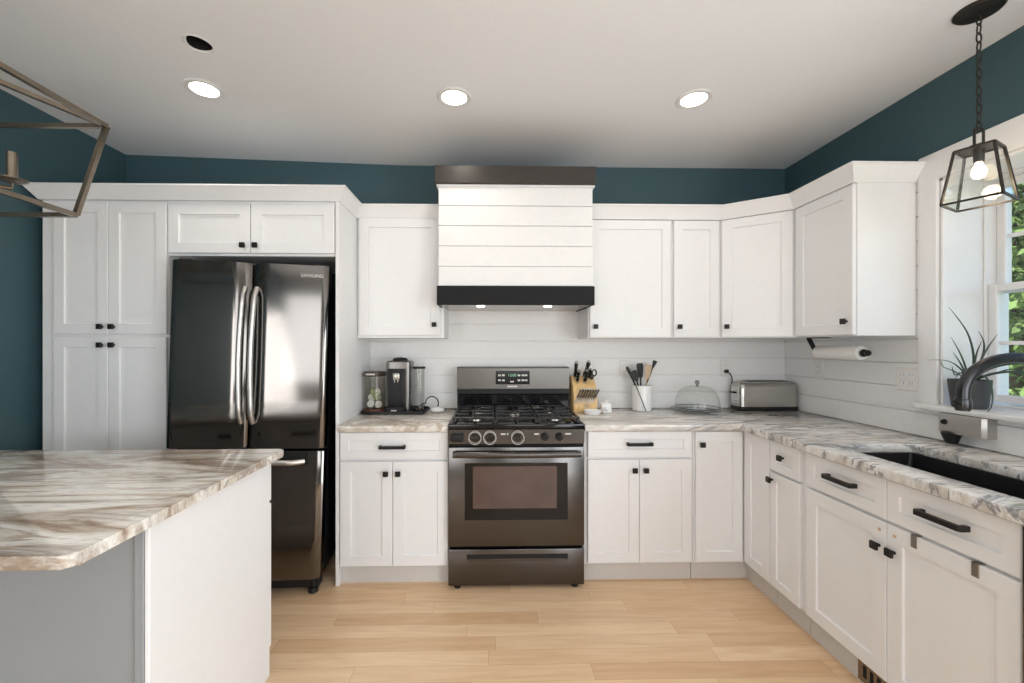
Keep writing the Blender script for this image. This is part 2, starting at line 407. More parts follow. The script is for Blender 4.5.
m = MB()
m.box(LX - .002, LX + .02, -3.07, -2.98, .43, 2.07).box(LX - .002, LX + .02, -1.52, -1.43, .43, 2.07).box(LX - .002, LX + .02, -2.98, -1.52, 1.98, 2.07).box(LX - .002, LX + .02, -2.98, -1.52, .43, .52)
wn_ = struct('window_4', m, M_trimw, 'added white cased fill-light window in the left wall behind the camera', 'window')  # added opening for the left fill lamp
emit('blind', MB().box(LX - .135, LX - .13, -2.98, -1.52, .52, 1.98), M_blind, wn_)

# ceiling sheet with one real round hole for the missing can light
HX, HY, HR = -1.262, 1.866, 0.047
m = MB(); xs = [LX - .15, HX - .12, HX + .12, -0.6, RX + .3]; ys = [REAR - .15, HY - .12, HY + .12, W + .15]
def P(x, y): return m.bm.verts.new((x, y, zc(x)))
for i in range(4):
    for j in range(3):
        if i == 1 and j == 1: continue
        m.bm.faces.new([P(xs[i], ys[j]), P(xs[i + 1], ys[j]), P(xs[i + 1], ys[j + 1]), P(xs[i], ys[j + 1])])
sq, ci = [], []
for k in range(32):
    a = 2 * math.pi * k / 32; cx, sy = math.cos(a), math.sin(a); q = .12 / max(abs(cx), abs(sy))
    sq.append(P(HX + cx * q, HY + sy * q)); ci.append(P(HX + cx * HR * (1 + .07 * math.sin(3 * a)), HY + sy * HR * (1 + .07 * math.sin(3 * a))))
for k in range(32): m.bm.faces.new([sq[k], sq[(k + 1) % 32], ci[(k + 1) % 32], ci[k]])
bmesh.ops.remove_doubles(m.bm, verts=m.bm.verts[:], dist=1e-5)
struct('ceiling', m, M_ceil, 'white painted ceiling with recessed lights', 'ceiling')

# shiplap
def boards(mb, fn, z0, z1):
    gs = [g for g in GAPS if z0 < g < z1]
    e = [z0] + gs + [z1]
    for a, c in zip(e[:-1], e[1:]):
        a2 = a + (.0030 if a in gs else 0); c2 = c - (.0030 if c in gs else 0)
        if c2 - a2 > .006: fn(mb, a2, c2)
m = MB(); m.box(-.853, RX - .001, W - .002, W - .0005, CT1 + .001, 1.75)
boards(m, lambda b_, a, c: b_.box(-.853, RX - .001, SF, W - .0015, a, c, .001), CT1 + .001, 1.75)
struct('trim_1', m, M_ship, 'white shiplap backsplash on the back wall behind the range', 'shiplap')
m = MB()
m.box(RX - .002, RX - .0005, 0.2, SF, CT1 + .001, WZ0 - .03).box(RX - .002, RX - .0005, 2.068, SF, WZ0 - .03, 2.26)
boards(m, lambda b_, a, c: b_.box(SX, RX - .0015, 2.068 if a > WZ0 - .04 else 0.2, SF, a, c, .001), CT1 + .001, WZ0 - .03)
boards(m, lambda b_, a, c: b_.box(SX, RX - .0015, 2.068, SF, a, c, .001), WZ0 - .03, 2.26)
struct('trim_2', m, M_ship, 'white shiplap on the right wall beside and below the window', 'shiplap')

# ------------------------------------------------------------------ the sink window
m = MB()
m.box(RX - .02, RX, WY1 + .003, 2.066, WZ0, 2.285, .002).box(RX - .02, RX, .86, WY1 + .003, WZ1 + .001, 2.285, .002).box(RX - .02, RX, .86, WY0 - .003, WZ0, WZ1, .002)
win = struct('window_1', m, M_trimw, 'white double hung window with deep jambs above the sink', 'window')
m = MB()
m.box(RX - .004, RW, WY1 - .012, WY1, WZ0, WZ1, .001).box(RX - .004, RW, WY0, WY0 + .012, WZ0, WZ1, .001).box(RX - .004, RW, WY0, WY1, WZ1 - .012, WZ1, .001)
emit('jamb', m, M_trimw, win)
m = MB().box(2.075, RW - .01, .84, 2.052, WZ0 - .025, WZ0, .006, 2)
emit('sill', m, M_trimw, win)
JX = 2.333
m = MB()
def frame_yz(mb, x0, x1, y0, y1, z0, z1, s, b=.003):
    mb.box(x0, x1, y0, y0 + s, z0, z1, b).box(x0, x1, y1 - s, y1, z0, z1, b).box(x0, x1, y0 + s, y1 - s, z0, z0 + s, b).box(x0, x1, y0 + s, y1 - s, z1 - s, z1, b)
frame_yz(m, JX, RW + .01, WY0 + .012, WY1 - .012, WZ0, WZ1 - .012, .010)
emit('window_frame', m, M_trimw, win)
y0, y1 = WY0 + .023, WY1 - .023
for nm, x0, z0, z1 in (('lower_sash', JX + .012, WZ0 + .02, 1.645), ('upper_sash', JX + .052, 1.605, WZ1 - .023)):
    m = MB(); frame_yz(m, x0, x0 + .035, y0, y1, z0, z1, .034)
    for k in (1, 2):
        yy = y0 + (y1 - y0) * k / 3
        m.box(x0 + .008, x0 + .026, yy - .009, yy + .009, z0 + .04, z1 - .04, .002)
    zz = (z0 + z1) / 2; m.box(x0 + .008, x0 + .026, y0 + .04, y1 - .04, zz - .009, zz + .009, .002)
    s_ = emit(nm, m, M_trimw, win)
    emit('glass_pane', MB().box(x0 + .015, x0 + .018, y0 + .03, y1 - .03, z0 + .03, z1 - .03), M_pane, s_)

# ------------------------------------------------------------------ cabinet making
def door_mb(x0, x1, z0, z1, rail=.058, t=.019, y=0.0):
    mb = MB(); e = .0022
    def ring(i, yy): return [V((x0 + i, y + yy, z0 + i)), V((x1 - i, y + yy, z0 + i)), V((x1 - i, y + yy, z1 - i)), V((x0 + i, y + yy, z1 - i))]
    mb.loft([ring(0, t), ring(0, e), ring(e, 0), ring(rail, 0), ring(rail + .0025, .0085)])
    return mb
def knob_mb(x, z):
    mb = MB(); mb.cyl((x, .001, z), (x, -.016, z), .006, .006, 12).box(x - .0145, x + .0145, -.029, -.016, z - .0145, z + .0145, .0025)
    return mb
def pull_mb(x, z, L=.148):
    mb = MB(); h = L / 2
    prof = [(-h, .001), (-h, -.026), (-h + .006, -.034), (h - .006, -.034), (h, -.026), (h, .001), (h - .014, .001), (h - .014, -.020), (-h + .014, -.020), (-h + .014, .001)]
    mb.loft([[V((x + a, y, z + dz)) for a, y in prof] for dz in (-.0085, .0085)])
    return mb
def cabinet(name, label, loc, rotz, w, z0, z1, depth, doors=(), drawers=(), toe=False, left=0.0, body_poly=None, group=None):
    """Local frame: x along the face, y into the cabinet (doors fill y 0..0.019), z up."""
    t = thing(name, label, 'cabinet', loc, rotz, group, local=True)
    if body_poly: b_ = MB().prism(body_poly, z0, z1, .001, 1)
    else: b_ = MB().box(left, w, .020, depth, z0, z1, .001)
    emit('body', b_, M_cab, t)
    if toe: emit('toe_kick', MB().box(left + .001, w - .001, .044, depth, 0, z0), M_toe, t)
    for (x0, x1, a, c, k, *rail) in doors:
        d = emit('door', door_mb(x0, x1, a, c, *(rail or [.058])), M_cab, t)
        if k: emit('knob', knob_mb(*k), M_black, d)
    for (x0, x1, a, c, k, kind) in drawers:
        d = emit('drawer', door_mb(x0, x1, a, c, .046), M_cab, t)
        if kind == 'pull': emit('handle', pull_mb(*k), M_black, d)
        elif kind == 'knob': emit('knob', knob_mb(*k), M_black, d)
    return t

# pantry and refrigerator surround
TOP = 2.245
ox = -2.511
def px_(x): return x - ox
cabinet('pantry_cabinet', 'tall white four-door pantry cabinet against the left teal wall', (ox, BF, 0), 0, -1.812 - ox, .105, TOP - .01, SF - BF + .011,
        doors=[(px_(-2.433), px_(-2.1345), 1.426, 2.163, (px_(-2.163), 1.467)), (px_(-2.1315), px_(-1.814), 1.426, 2.163, (px_(-2.10), 1.467)),
               (px_(-2.433), px_(-2.1345), .115, 1.409, (px_(-2.163), 1.365)), (px_(-2.1315), px_(-1.814), .115, 1.409, (px_(-2.10), 1.365))], toe=True)
ox = -1.810
cabinet('over_fridge_cabinet', 'short wide white two-door cabinet above the refrigerator', (ox, BF, 0), 0, -.877 - ox, 1.868, TOP - .01, SF - BF + .011,
        doors=[(.005, px_(-1.351), 1.882, 2.157, (px_(-1.383), 1.922)), (px_(-1.346), px_(-.882), 1.882, 2.157, (px_(-1.314), 1.922))])
tag(emit('fridge_side_panel', MB().box(-.875, -.855, BF + .004, W - .001, 0, TOP - .01, .001), M_cab, None, (-.865, BF, 0)),
    'tall white end panel between refrigerator and coffee counter', 'panel')

# base cabinets, back run
D_B = SF - BF + .011
ox = -.853
cabinet('base_cabinet', 'white base cabinet with one drawer left of the range', (ox, BF, 0), 0, -.238 - ox, .105, CT0, D_B,
        doors=[(.004, px_(-.5545), .113, .705, (px_(-.588), .640)), (px_(-.5515), px_(-.241), .113, .705, (px_(-.520), .640))],
        drawers=[(.004, px_(-.241), .717, .870, (px_(-.553), .790), 'pull')], toe=True)
ox = .546
cabinet('base_cabinet', 'white base cabinet with one drawer right of the range', (ox, BF, 0), 0, 1.170 - ox, .105, CT0, D_B,
        doors=[(px_(.558), px_(.8525), .118, .709, (px_(.822), .650)), (px_(.8555), px_(1.158), .118, .709, (px_(.886), .650))],
        drawers=[(px_(.558), px_(1.158), .721, .870, (px_(.852), .800), 'pull')], toe=True, left=-.010)
# corner cabinet: L-shaped body, two doors that meet in the inside corner
t = thing('corner_cabinet', 'white corner base cabinet whose two tall doors meet at right angles', 'cabinet', (BX, BF, 0))
cb_poly = [(1.172, BF + .02), (BX + .02, BF + .02), (BX + .02, 2.193), (RX - .001, 2.193), (RX - .001, W - .001), (1.172, W - .001)]
emit('body', MB().prism(cb_poly, .105, CT0, .001, 1), M_cab, t)
tk = [(1.173, BF + .044), (BX + .044, BF + .044), (BX + .044, 2.194), (RX - .002, 2.194), (RX - .002, W - .002), (1.173, W - .002)]
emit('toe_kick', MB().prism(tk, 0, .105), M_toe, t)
d = emit('door', door_mb(1.181, BX - .004, .118, .868).xf(Matrix.Translation((0, BF, 0))), M_cab, t)
emit('knob', knob_mb(1.211, .795).xf(Matrix.Translation((0, BF, 0))), M_black, d)
MR = Matrix.Translation((BX, BF, 0)) @ Matrix.Rotation(-math.pi / 2, 4, 'Z')
emit('door', door_mb(.004, .224, .118, .868).xf(MR), M_cab, t)
# right run (x runs towards the camera)
cabinet('base_cabinet', 'narrow white base cabinet with small knobbed drawer between corner and sink cabinets', (BX, 2.191, 0), -math.pi / 2, .228, .105, CT0, RX - BX - .001,
        doors=[(.005, .213, .118, .705, (.024, .668), .045)], drawers=[(.005, .213, .717, .868, (.105, .800), 'knob')], toe=True)
ox_ = 1.961
sinkcab = cabinet('sink_cabinet', 'wide white two-door cabinet under the black sink', (BX, ox_, 0), -math.pi / 2, ox_ - 1.132, .105, .66, RX - BX - .001,
        doors=[(.028, .4245, .118, .705, (.398, .612)), (.4275, .824, .118, .705, (.458, .612))],
        drawers=[(.028, .4245, .717, .868, (.228, .800), 'pull'), (.4275, .824, .717, .868, (.626, .800), 'pull')], toe=False)
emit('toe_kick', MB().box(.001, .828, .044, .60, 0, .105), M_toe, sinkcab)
emit('front_rail', MB().box(.0, .829, .0195, .06, .66, CT0, .001), M_cab, sinkcab)
emit('side_panel', MB().box(.0, .018, .06, RX - BX - .001, .66, CT0, .001), M_cab, sinkcab)
emit('side_panel', MB().box(.811, .829, .06, RX - BX - .001, .66, CT0, .001), M_cab, sinkcab)
for dch, x in zip([c for c in sinkcab.children if c.name.startswith('door')], (.398, .458)):
    m = MB(); m.cyl((x, .0005, .672), (x, -.0012, .672), .0065, .006, 14)
    o = emit('screw_cover', m, M_utwood, dch); o['label'] = 'small brown peg mark above the knob'
for k, (x, lb) in enumerate(((.530, 'grey metal over-door hook nearer the knobs on the sink cabinet door'), (.715, 'grey metal over-door hook near the dishwasher on the sink cabinet door'))):
    o = thing('over_door_hook', lb, 'hook', (BX, ox_ - x, .7), -math.pi / 2, 'over-door hooks', local=True)
    m = MB(); m.box(-.010, .010, -.004, -.0006, -.036, .0085, .001).box(-.010, .010, -.004, .019, .0056, .0085, .0008)
    emit('strap', m, M_hookm, o)
# toe-kick grille
o = thing('toe_kick_grille', 'bronze slotted vent in the toe kick below the sink cabinet', 'vent', (BX + .044, 1.70, 0), -math.pi / 2, local=True)
m = MB(); m.box(.0, .32, -.006, -.0005, .008, .098, .001); emit('frame', m, M_bronze, o)
for k in range(9):
    emit('slot', MB().box(.025 + k * .031, .040 + k * .031, -.0075, -.0055, .03, .078, .0008), M_dark, o)

# upper cabinets
UZ0 = 1.411
D_U = SF - UF + .0005
ox = -.852
cabinet('wall_cabinet', 'single white wall cabinet left of the range hood', (ox, UF, 0), 0, -.298 - ox, UZ0, TOP - .01, D_U,
        doors=[(px_(-.836), px_(-.322), 1.428, 2.176, (px_(-.357), 1.496))])
ox = .632
cabinet('wall_cabinet', 'widest white wall cabinet right of the range hood', (ox, UF, 0), 0, 1.176 - ox, UZ0, TOP - .01, D_U,
        doors=[(px_(.641), px_(1.168), 1.417, 2.172, (px_(.674), 1.484))])
ox = 1.178
cabinet('wall_cabinet', 'narrow white wall cabinet between the wide one and the corner one', (ox, UF, 0), 0, 1.488 - ox, UZ0, TOP - .01, D_U,
        doors=[(px_(1.187), px_(1.483), 1.417, 2.172, (px_(1.217), 1.484))])
A = V((1.494, UF)); B = V((1.812, 2.50)); dd = B - A; ang = math.atan2(dd.y, dd.x); LD = dd.length
t = thing('wall_cabinet', 'white diagonal wall cabinet in the corner above the toaster', 'cabinet', (A.x, A.y, 0), ang, local=True)
Mi = (Matrix.Translation((A.x, A.y, 0)) @ Matrix.Rotation(ang, 4, 'Z')).inverted()
poly = [(1.4905, UF + .020), (A.x + .008, UF + .020), (B.x + .020, B.y + .008), (B.x + .020, 2.4915), (SX - .001, 2.4915), (SX - .001, SF - .001), (1.4905, SF - .001)]
poly = [tuple((Mi @ V((x, y, 0)))[:2]) for x, y in poly]
emit('body', MB().prism(poly, UZ0, TOP - .01, .0008, 1), M_cab, t)
d = emit('door', door_mb(.004, LD - .004, 1.417, 2.172), M_cab, t)
emit('knob', knob_mb(.036, 1.484), M_black, d)
ex = B.y - 2.083
cabinet('wall_cabinet', 'white wall cabinet on the right wall beside the window', (B.x, B.y - .012, 0), -math.pi / 2, ex - .012, UZ0, TOP - .01, SX - B.x - .001,
        doors=[(.002, ex - .018, 1.417, 2.172, (ex - .052, 1.484))], left=0.0)

# crown mouldings, mitred along the cabinet faces
def crown(name, label, path, z0=2.176, z1=2.255, out=.055, z_add=0):
    prof = [(-.018, z0), (.004, z0), (.006, z0 + .006), (out - .006, z1 - .012), (out, z1 - .008), (out, z1), (-.018, z1)]
    pts = [V(p) for p in path]; k = len(pts)
    dirs = [(pts[i + 1] - pts[i]).normalized() for i in range(k - 1)]
    rings = []
    for i in range(k):
        if i == 0: n = V((dirs[0].y, -dirs[0].x)); s_ = 1
        elif i == k - 1: n = V((dirs[-1].y, -dirs[-1].x)); s_ = 1
        else:
            a, c = V((dirs[i - 1].y, -dirs[i - 1].x)), V((dirs[i].y, -dirs[i].x))
            n = (a + c).normalized(); s_ = 1 / max(.3, n.dot(a))
        rings.append([V((pts[i].x + n.x * o_ * s_, pts[i].y + n.y * o_ * s_, z)) for o_, z in prof])
    mb = MB().loft(rings)
    return tag(emit(name, mb, M_trimw, None, (pts[0].x, pts[0].y, z0), 20), label, 'molding')
# the outward side is to the right of the walking direction (left to right along the faces)
crown('crown_molding', 'white crown molding over pantry, fridge and left wall cabinet', [(-2.511, SF), (-2.511, BF), (-.853, BF), (-.853, UF), (-.326, UF)], z1=2.250, out=.050)
crown('crown_molding', 'white crown molding over the right wall cabinets and round the corner', [(.634, UF), (A.x + .004, UF), (B.x, B.y - .004), (B.x, 2.081), (SX - .002, 2.081)], z1=2.258)

# ------------------------------------------------------------------ range hood
HX0, HX1, HYF = -.311, .618, 2.56
t = thing('range_hood', 'white shiplap range hood with charcoal bands above the range', 'range hood', (.153, W, 1.6))
m = MB(); m.box(HX0 + .004, HX1 - .004, HYF + .012, W - .002, 1.70, 2.42)
hb = [1.72, 1.838, 1.961, 2.083, 2.204, 2.328]
for a, c in zip(hb[:-1], hb[1:]): m.box(HX0, HX1, HYF, SF - .001 if c < 1.75 else W - .001, a + .0024, c - .0024, .001)
emit('shiplap_cover', m, M_ship, t)
m = MB(); m.box(HX0 - .012, HX1 + .012, HYF - .016, W - .001, 2.315, 2.328, .003); emit('cap_strip', m, M_trimw, t)
m = MB(); m.box(HX0 - .020, HX1 + .014, HYF - .030, W - .001, 2.329, 2.434, .002); emit('top_band', m, M_hoodtop, t)
m = MB(); zb0, zb1 = 1.605, 1.718
m.box(HX0 - .008, HX1 + .008, HYF - .024, HYF, zb0, zb1, .002).box(HX0 - .008, HX0 + .004, HYF, SF - .001, zb0, zb1, .002).box(HX1 - .004, HX1 + .008, HYF, SF - .001, zb0, zb1, .002)
emit('bottom_band', m, M_hood, t)
m = MB(); m.box(HX0 + .004, HX1 - .004, HYF, SF - .001, 1.609, 1.66, .003); ins = emit('insert', m, M_steel, t)
for x in (-.06, .36):
    m = MB().cyl((x, 2.66, 1.612), (x, 2.66, 1.6055), .026, .024, 24)
    emit('lamp_lens', m, M_led, ins)
    lamp('hood_lamp', 'SPOT', (x, 2.64, 1.596), 1.6, (1, .93, .82), spot_size=R(130), spot_blend=1, shadow_soft_size=.03)

# ------------------------------------------------------------------ countertops
def slab(name, label, poly, mat_, holes=None, z0=CT0, z1=CT1):
    mb = MB().prism(poly, z0, z1, .006, 2)
    return tag(emit(name, mb, mat_, None, (poly[0][0], poly[0][1], z0)), label, 'countertop')
def rounded(poly, rad, idx, n=6):
    out = []
    for i, p in enumerate(poly):
        if i not in idx: out.append(p); continue
        p0, p1, p2 = V(poly[i - 1]), V(p), V(poly[(i + 1) % len(poly)])
        a = p1 + (p0 - p1).normalized() * rad; c = p1 + (p2 - p1).normalized() * rad
        for k in range(n + 1):
            t_ = k / n; q = a * (1 - t_) ** 2 + p1 * 2 * t_ * (1 - t_) + c * t_ ** 2; out.append((q.x, q.y))
    return out
CF = BF - .027; CX_ = BX - .027
slab('countertop', 'beige brown granite countertop left of the range', [(-.853, CF), (-.240, CF), (-.240, W - .002), (-.853, W - .002)], M_gran_l)
# L-shaped worktop with the sink cut-out: three mitre-free blocks welded into one mesh
SKX0, SKX1, SKY0, SKY1 = 1.548, 1.905, 1.160, 1.885
def ring_prism(outer, hole, z0, z1):
    mb = MB(); bm = mb.bm
    lay = {}
    for z in (z0, z1):
        o_ = [bm.verts.new((x, y, z)) for x, y in outer]; h_ = [bm.verts.new((x, y, z)) for x, y in hole]
        eo = [bm.edges.new((o_[i], o_[(i + 1) % len(o_)])) for i in range(len(o_))]
        eh = [bm.edges.new((h_[i], h_[(i + 1) % len(h_)])) for i in range(len(h_))]
        bmesh.ops.triangle_fill(bm, edges=eo + eh, use_beauty=True)
        lay[z] = (o_, h_, eo, eh)
    for idx in (0, 1):
        a, c = lay[z0][idx], lay[z1][idx]
        for i in range(len(a)): bm.faces.new([a[i], a[(i + 1) % len(a)], c[(i + 1) % len(c)], c[i]])
    es = [e for z in (z0, z1) for e in lay[z][2] + lay[z][3]]
    bmesh.ops.recalc_face_normals(bm, faces=bm.faces[:])
    bmesh.ops.bevel(bm, geom=es, offset=.005, segments=2, profile=.5, affect='EDGES')
    return mb
outer = rounded([(.536, CF), (CX_, CF), (CX_, .45), (RX - .002, .45), (RX - .002, W - .002), (.536, W - .002)], .03, [1])
hole = rounded([(SKX0, SKY0), (SKX1, SKY0), (SKX1, SKY1), (SKX0, SKY1)], .012, [0, 1, 2, 3], 4)
tag(emit('countertop', ring_prism(outer, hole, CT0, CT1), M_gran_r, None, (CX_, CF, CT0)), 'grey veined granite countertop wrapping the corner to the sink', 'countertop')
# undermount sink
t = thing('sink', 'black undermount sink set in the grey granite counter', 'sink', ((SKX0 + SKX1) / 2, (SKY0 + SKY1) / 2, .68))
def rr(x0, x1, y0, y1, r, z): return [V((x, y, z)) for x, y in rounded([(x0, y0), (x1, y0), (x1, y1), (x0, y1)], r, [0, 1, 2, 3], 5)]
e = .004
m = MB().loft([rr(SKX0 - .03, SKX1 + .03, SKY0 - .02, SKY1 + .02, .04, CT0 - .001), rr(SKX0 + e, SKX1 - e, SKY0 + e, SKY1 - e, .012, CT0 - .001),
               rr(SKX0 + .012, SKX1 - .012, SKY0 + .012, SKY1 - .012, .04, .71), rr(SKX0 + .035, SKX1 - .035, SKY0 + .035, SKY1 - .035, .04, .685),
               rr(SKX0 - .005, SKX1 + .005, SKY0 - .005, SKY1 + .005, .03, .676), rr(SKX0 - .012, SKX1 + .012, SKY0 - .012, SKY1 + .012, .03, CT0 - .012), rr(SKX0 - .03, SKX1 + .03, SKY0 - .02, SKY1 + .02, .04, CT0 - .012)], False, False, closed=False)
bmesh.ops.holes_fill(m.bm, edges=m.bm.edges[:], sides=0) if False else None
# close the basin floor
m.bm.verts.ensure_lookup_table()
m.prism([(v.x, v.y) for v in rr(SKX0 + .034, SKX1 - .034, SKY0 + .034, SKY1 - .034, .04, 0)], .678, .6865)
basin = emit('basin', m, M_sink, t)
emit('drain', MB().lathe([(.001, .690), (.030, .690), (.042, .688), (.042, .686), (.001, .686)], ((SKX0 + SKX1) / 2, 1.46, 0), 24), M_steel, t)

# faucet: base behind the sink, gooseneck arching back over it
t = thing('faucet', 'dark gunmetal gooseneck faucet arching over the sink', 'faucet', (2.025, 1.45, CT1))
FY = 1.45
emit('base', MB().lathe([(.028, CT1 + .0005), (.028, CT1 + .03), (.021, CT1 + .045), (.019, CT1 + .10), (.016, CT1 + .16)], (2.025, FY, 0), 24), M_faucet, t)
pts = [(2.025, FY, CT1 + .14), (2.025, FY, 1.10)]
cxx, czz, ra, rb = 1.838, 1.195, .187, .122
for k in range(0, 25):
    a = math.pi * k / 24
    pts.append((cxx + ra * math.cos(a), FY, czz + rb * math.sin(a)))
pts += [(1.651 - .002, FY, 1.132)]
emit('spout', MB().tube(pts, .0185, 20), M_faucet, t)
sp_ = emit('spray_head', MB().lathe([(.0205, 1.176), (.0225, 1.17), (.0225, 1.143), (.0200, 1.136)], (1.650, FY, 0), 20), M_faucet, t)
m = MB()
m.box(1.622, 1.634, FY - .010, FY + .010, 1.147, 1.156, .002).box(1.622, 1.634, FY - .010, FY + .010, 1.160, 1.169, .002)
emit('button', m, M_blackplastic, sp_)
emit('lever', MB().tube([(2.025, FY - .02, CT1 + .10), (2.025, FY - .06, CT1 + .115), (2.025, FY - .10, CT1 + .15)], [.009, .007, .005], 10), M_faucet, t)

# wall dispenser under the sill
t = thing('wall_dispenser', 'brushed steel box dispenser with black tapered nozzle under the window sill', 'dispenser', (2.10, 1.84, .96))
dz0, dz1 = .964, 1.053
poly = [(SX - .0005, 1.742), (2.088, 1.742), (2.076, 1.754), (2.073, 1.865), (2.088, 1.935), (SX - .0005, 1.940)]
emit('housing', MB().prism(poly, dz0, dz1, .003, 2), M_panelst2, t)
pl = [(SX - .006, 1.755), (2.085, 1.755), (2.081, 1.86), (2.092, 1.925), (SX - .006, 1.93)]
emit('top_tray', MB().prism(pl, dz1 - .002, dz1 + .0008), M_blackplastic, t)
emit('nozzle', MB().lathe([(.036, dz0 + .001), (.034, dz0 - .008), (.022, dz0 - .042), (.020, dz0 - .044)], (2.092, 1.885, 0), 24), M_blackplastic, t)
emit('sensor', MB().cyl((2.083, 1.905, 1.012), (2.072, 1.901, 1.012), .013, .011, 20), M_blackplastic, t)

# ------------------------------------------------------------------ dishwasher (its edge closes the right run)
t = thing('dishwasher', 'dark steel dishwasher beside the sink cabinet', 'dishwasher', (BX, .83, 0))
emit('tub', MB().box(BX + .03, RX - .002, .53, 1.128, .10, CT0 - .004, .002), M_blackplastic, t)
emit('door', MB().box(BX - .014, BX + .029, .532, 1.127, .115, CT0 - .006, .004), M_bsteel, t)
emit('toe_kick', MB().box(BX + .06, RX - .01, .535, 1.125, 0, .10), M_blackplastic, t)

# ------------------------------------------------------------------ refrigerator
FW, FD, FH = .80, .63, 1.80
t = thing('refrigerator', 'black stainless french door refrigerator in the white surround', 'refrigerator', (-.937, 2.352, 0), .098, local=True)
t.rotation_euler = (-.010, .026, .098)
# local: x from -FW to 0, y 0 (door front) to FD, z up
emit('cabinet', MB().box(-FW + .006, -.006, .075, FD, .075, FH - .012, .004), M_blackplastic, t)
def fridge_door(x0, x1, z0, z1, bow=.012, inner=0):
    n = 40; rings = []
    pr = []
    for k in range(n + 1):
        u = k / n; x = x0 + (x1 - x0) * u
        y = -bow
        ei = (x1 - x) if inner > 0 else (x - x0)
        eo = (x - x0) if inner > 0 else (x1 - x)
        if inner and ei < .085: y += .020 * (1 - ei / .085) ** 2
        y += .005 * max(0, 1 - eo / .03) ** 2
        edge = min(u, 1 - u) * (x1 - x0)
        if edge < .008: y += .006 * (1 - edge / .008)
        pr.append((x, y))
    poly = pr + [(x1, .066), (x0, .066)]
    return MB().prism(poly, z0, z1, .004, 2)
fz = .798
dl = emit('door', fridge_door(-FW, -FW / 2 - .003, fz, FH, inner=1), M_bsteel, t)
dr = emit('door', fridge_door(-FW / 2 + .003, 0, fz, FH, inner=-1), M_bsteel, t)
df = emit('freezer_drawer', fridge_door(-FW, 0, .085, fz - .014, .010), M_bsteel, t)
for s_, dd_ in ((-1, dl), (1, dr)):
    hx = -FW / 2 + s_ * .030
    pts = []
    for k in range(17):
        u = k / 16; z = .935 + u * .73
        y = -.030 - .018 * math.sin(math.pi * u) if .02 < u < .98 else -.008
        pts.append((hx - .006 * math.sin(math.pi * u), y, z))
    emit('handle', MB().tube(pts, .0135, 14), M_handle, dd_)
hp = [(-FW + .10 + (FW - .20) * k / 12, -.012 - .034 * (1 if 0 < k < 12 else 0), fz - .070) for k in range(13)]
emit('recess', MB().box(-FW + .08, -.08, -.013, .0, fz - .085, fz - .018, .002), M_dark, df)
emit('handle', MB().tube(hp, .0150, 14), M_handle, df)
text('logo', 'SAMSUNG', .026, M_mark, dr, (-.085, -.0127, FH - .058), (R(90), 0, 0))
for x, zb in ((-FW + .06, .0), (-.06, -.0)):
    emit('foot', MB().lathe([(.024, -.019 if x < -.3 else .002), (.027, .006), (.024, .03), (.012, .034), (.012, .08)], (x + (.02 if x > -.3 else 0), .022, 0), 18), M_blackplastic, t)
    emit('foot', MB().lathe([(.020, -.014 if x < -.3 else .007), (.022, .012), (.012, .02), (.012, .08)], (x, FD - .08, 0), 16), M_blackplastic, t)
emit('bottom_grille', MB().box(-FW + .01, -.01, .018, .09, .028, .084, .003), M_blackplastic, t)
for x in (-FW + .05, -.05):
    emit('hinge_cover', MB().box(x - .035, x + .035, .02, .12, FH - .013, FH + .012, .004), M_blackplastic, t)

# ------------------------------------------------------------------ gas range
X0, X1 = -.235, .527; RY = 2.372; XC = (X0 + X1) / 2
t = thing('gas_range', 'dark stainless five-burner gas range with oven', 'range', (XC, 2.7, 0))
emit('body', MB().box(X0 + .003, X1 - .003, RY + .045, 3.00, .045, .905, .002), M_blackplastic, t)
for x in (X0 + .05, X1 - .05):
    for y in (RY + .03, 2.90):
        emit('foot', MB().lathe([(.018, .0005), (.018, .02), (.010, .025), (.010, .05)], (x, y, 0), 14), M_blackplastic, t)
dw = emit('storage_drawer', MB().box(X0, X1, RY + .004, RY + .044, .020, .222, .004, 2), M_rsteel, t)
emit('grip_recess', MB().box(-.135, .437, RY + .0025, RY + .02, .165, .198, .004), M_blackplastic, dw)
emit('grip_lip', MB().box(-.130, .432, RY + .0005, RY + .008, .160, .170, .002), M_rsteel, dw)
od = emit('oven_door', MB().box(X0, X1, RY, RY + .044, .240, .795, .005, 2), M_rsteel, t)
wf = emit('window_border', MB().box(-.143, .433, RY - .0022, RY + .01, .388, .706, .002), M_blackgloss, od)
emit('window_glass', MB().box(-.098, .372, RY - .0034, RY + .005, .452, .688, .001), M_ovenglass, wf)
pts = [(X0 + .02, RY - .004, .758), (X0 + .022, RY - .034, .764)]
pts = [(X0 + .03 + (X1 - X0 - .06) * k / 14, RY - .040 - .012 * math.sin(math.pi * k / 14), .764) for k in range(15)]
h_ = emit('handle', MB().tube(pts, .0185, 16), M_rsteel, od)
for x in (X0 + .045, X1 - .045): emit('handle_mount', MB().box(x - .014, x + .014, RY - .038, RY + .002, .752, .776, .004), M_rsteel, h_)
emit('door_vent', MB().box(X0 + .002, X1 - .002, RY + .008, RY + .04, .797, .812, .001), M_dark, t)
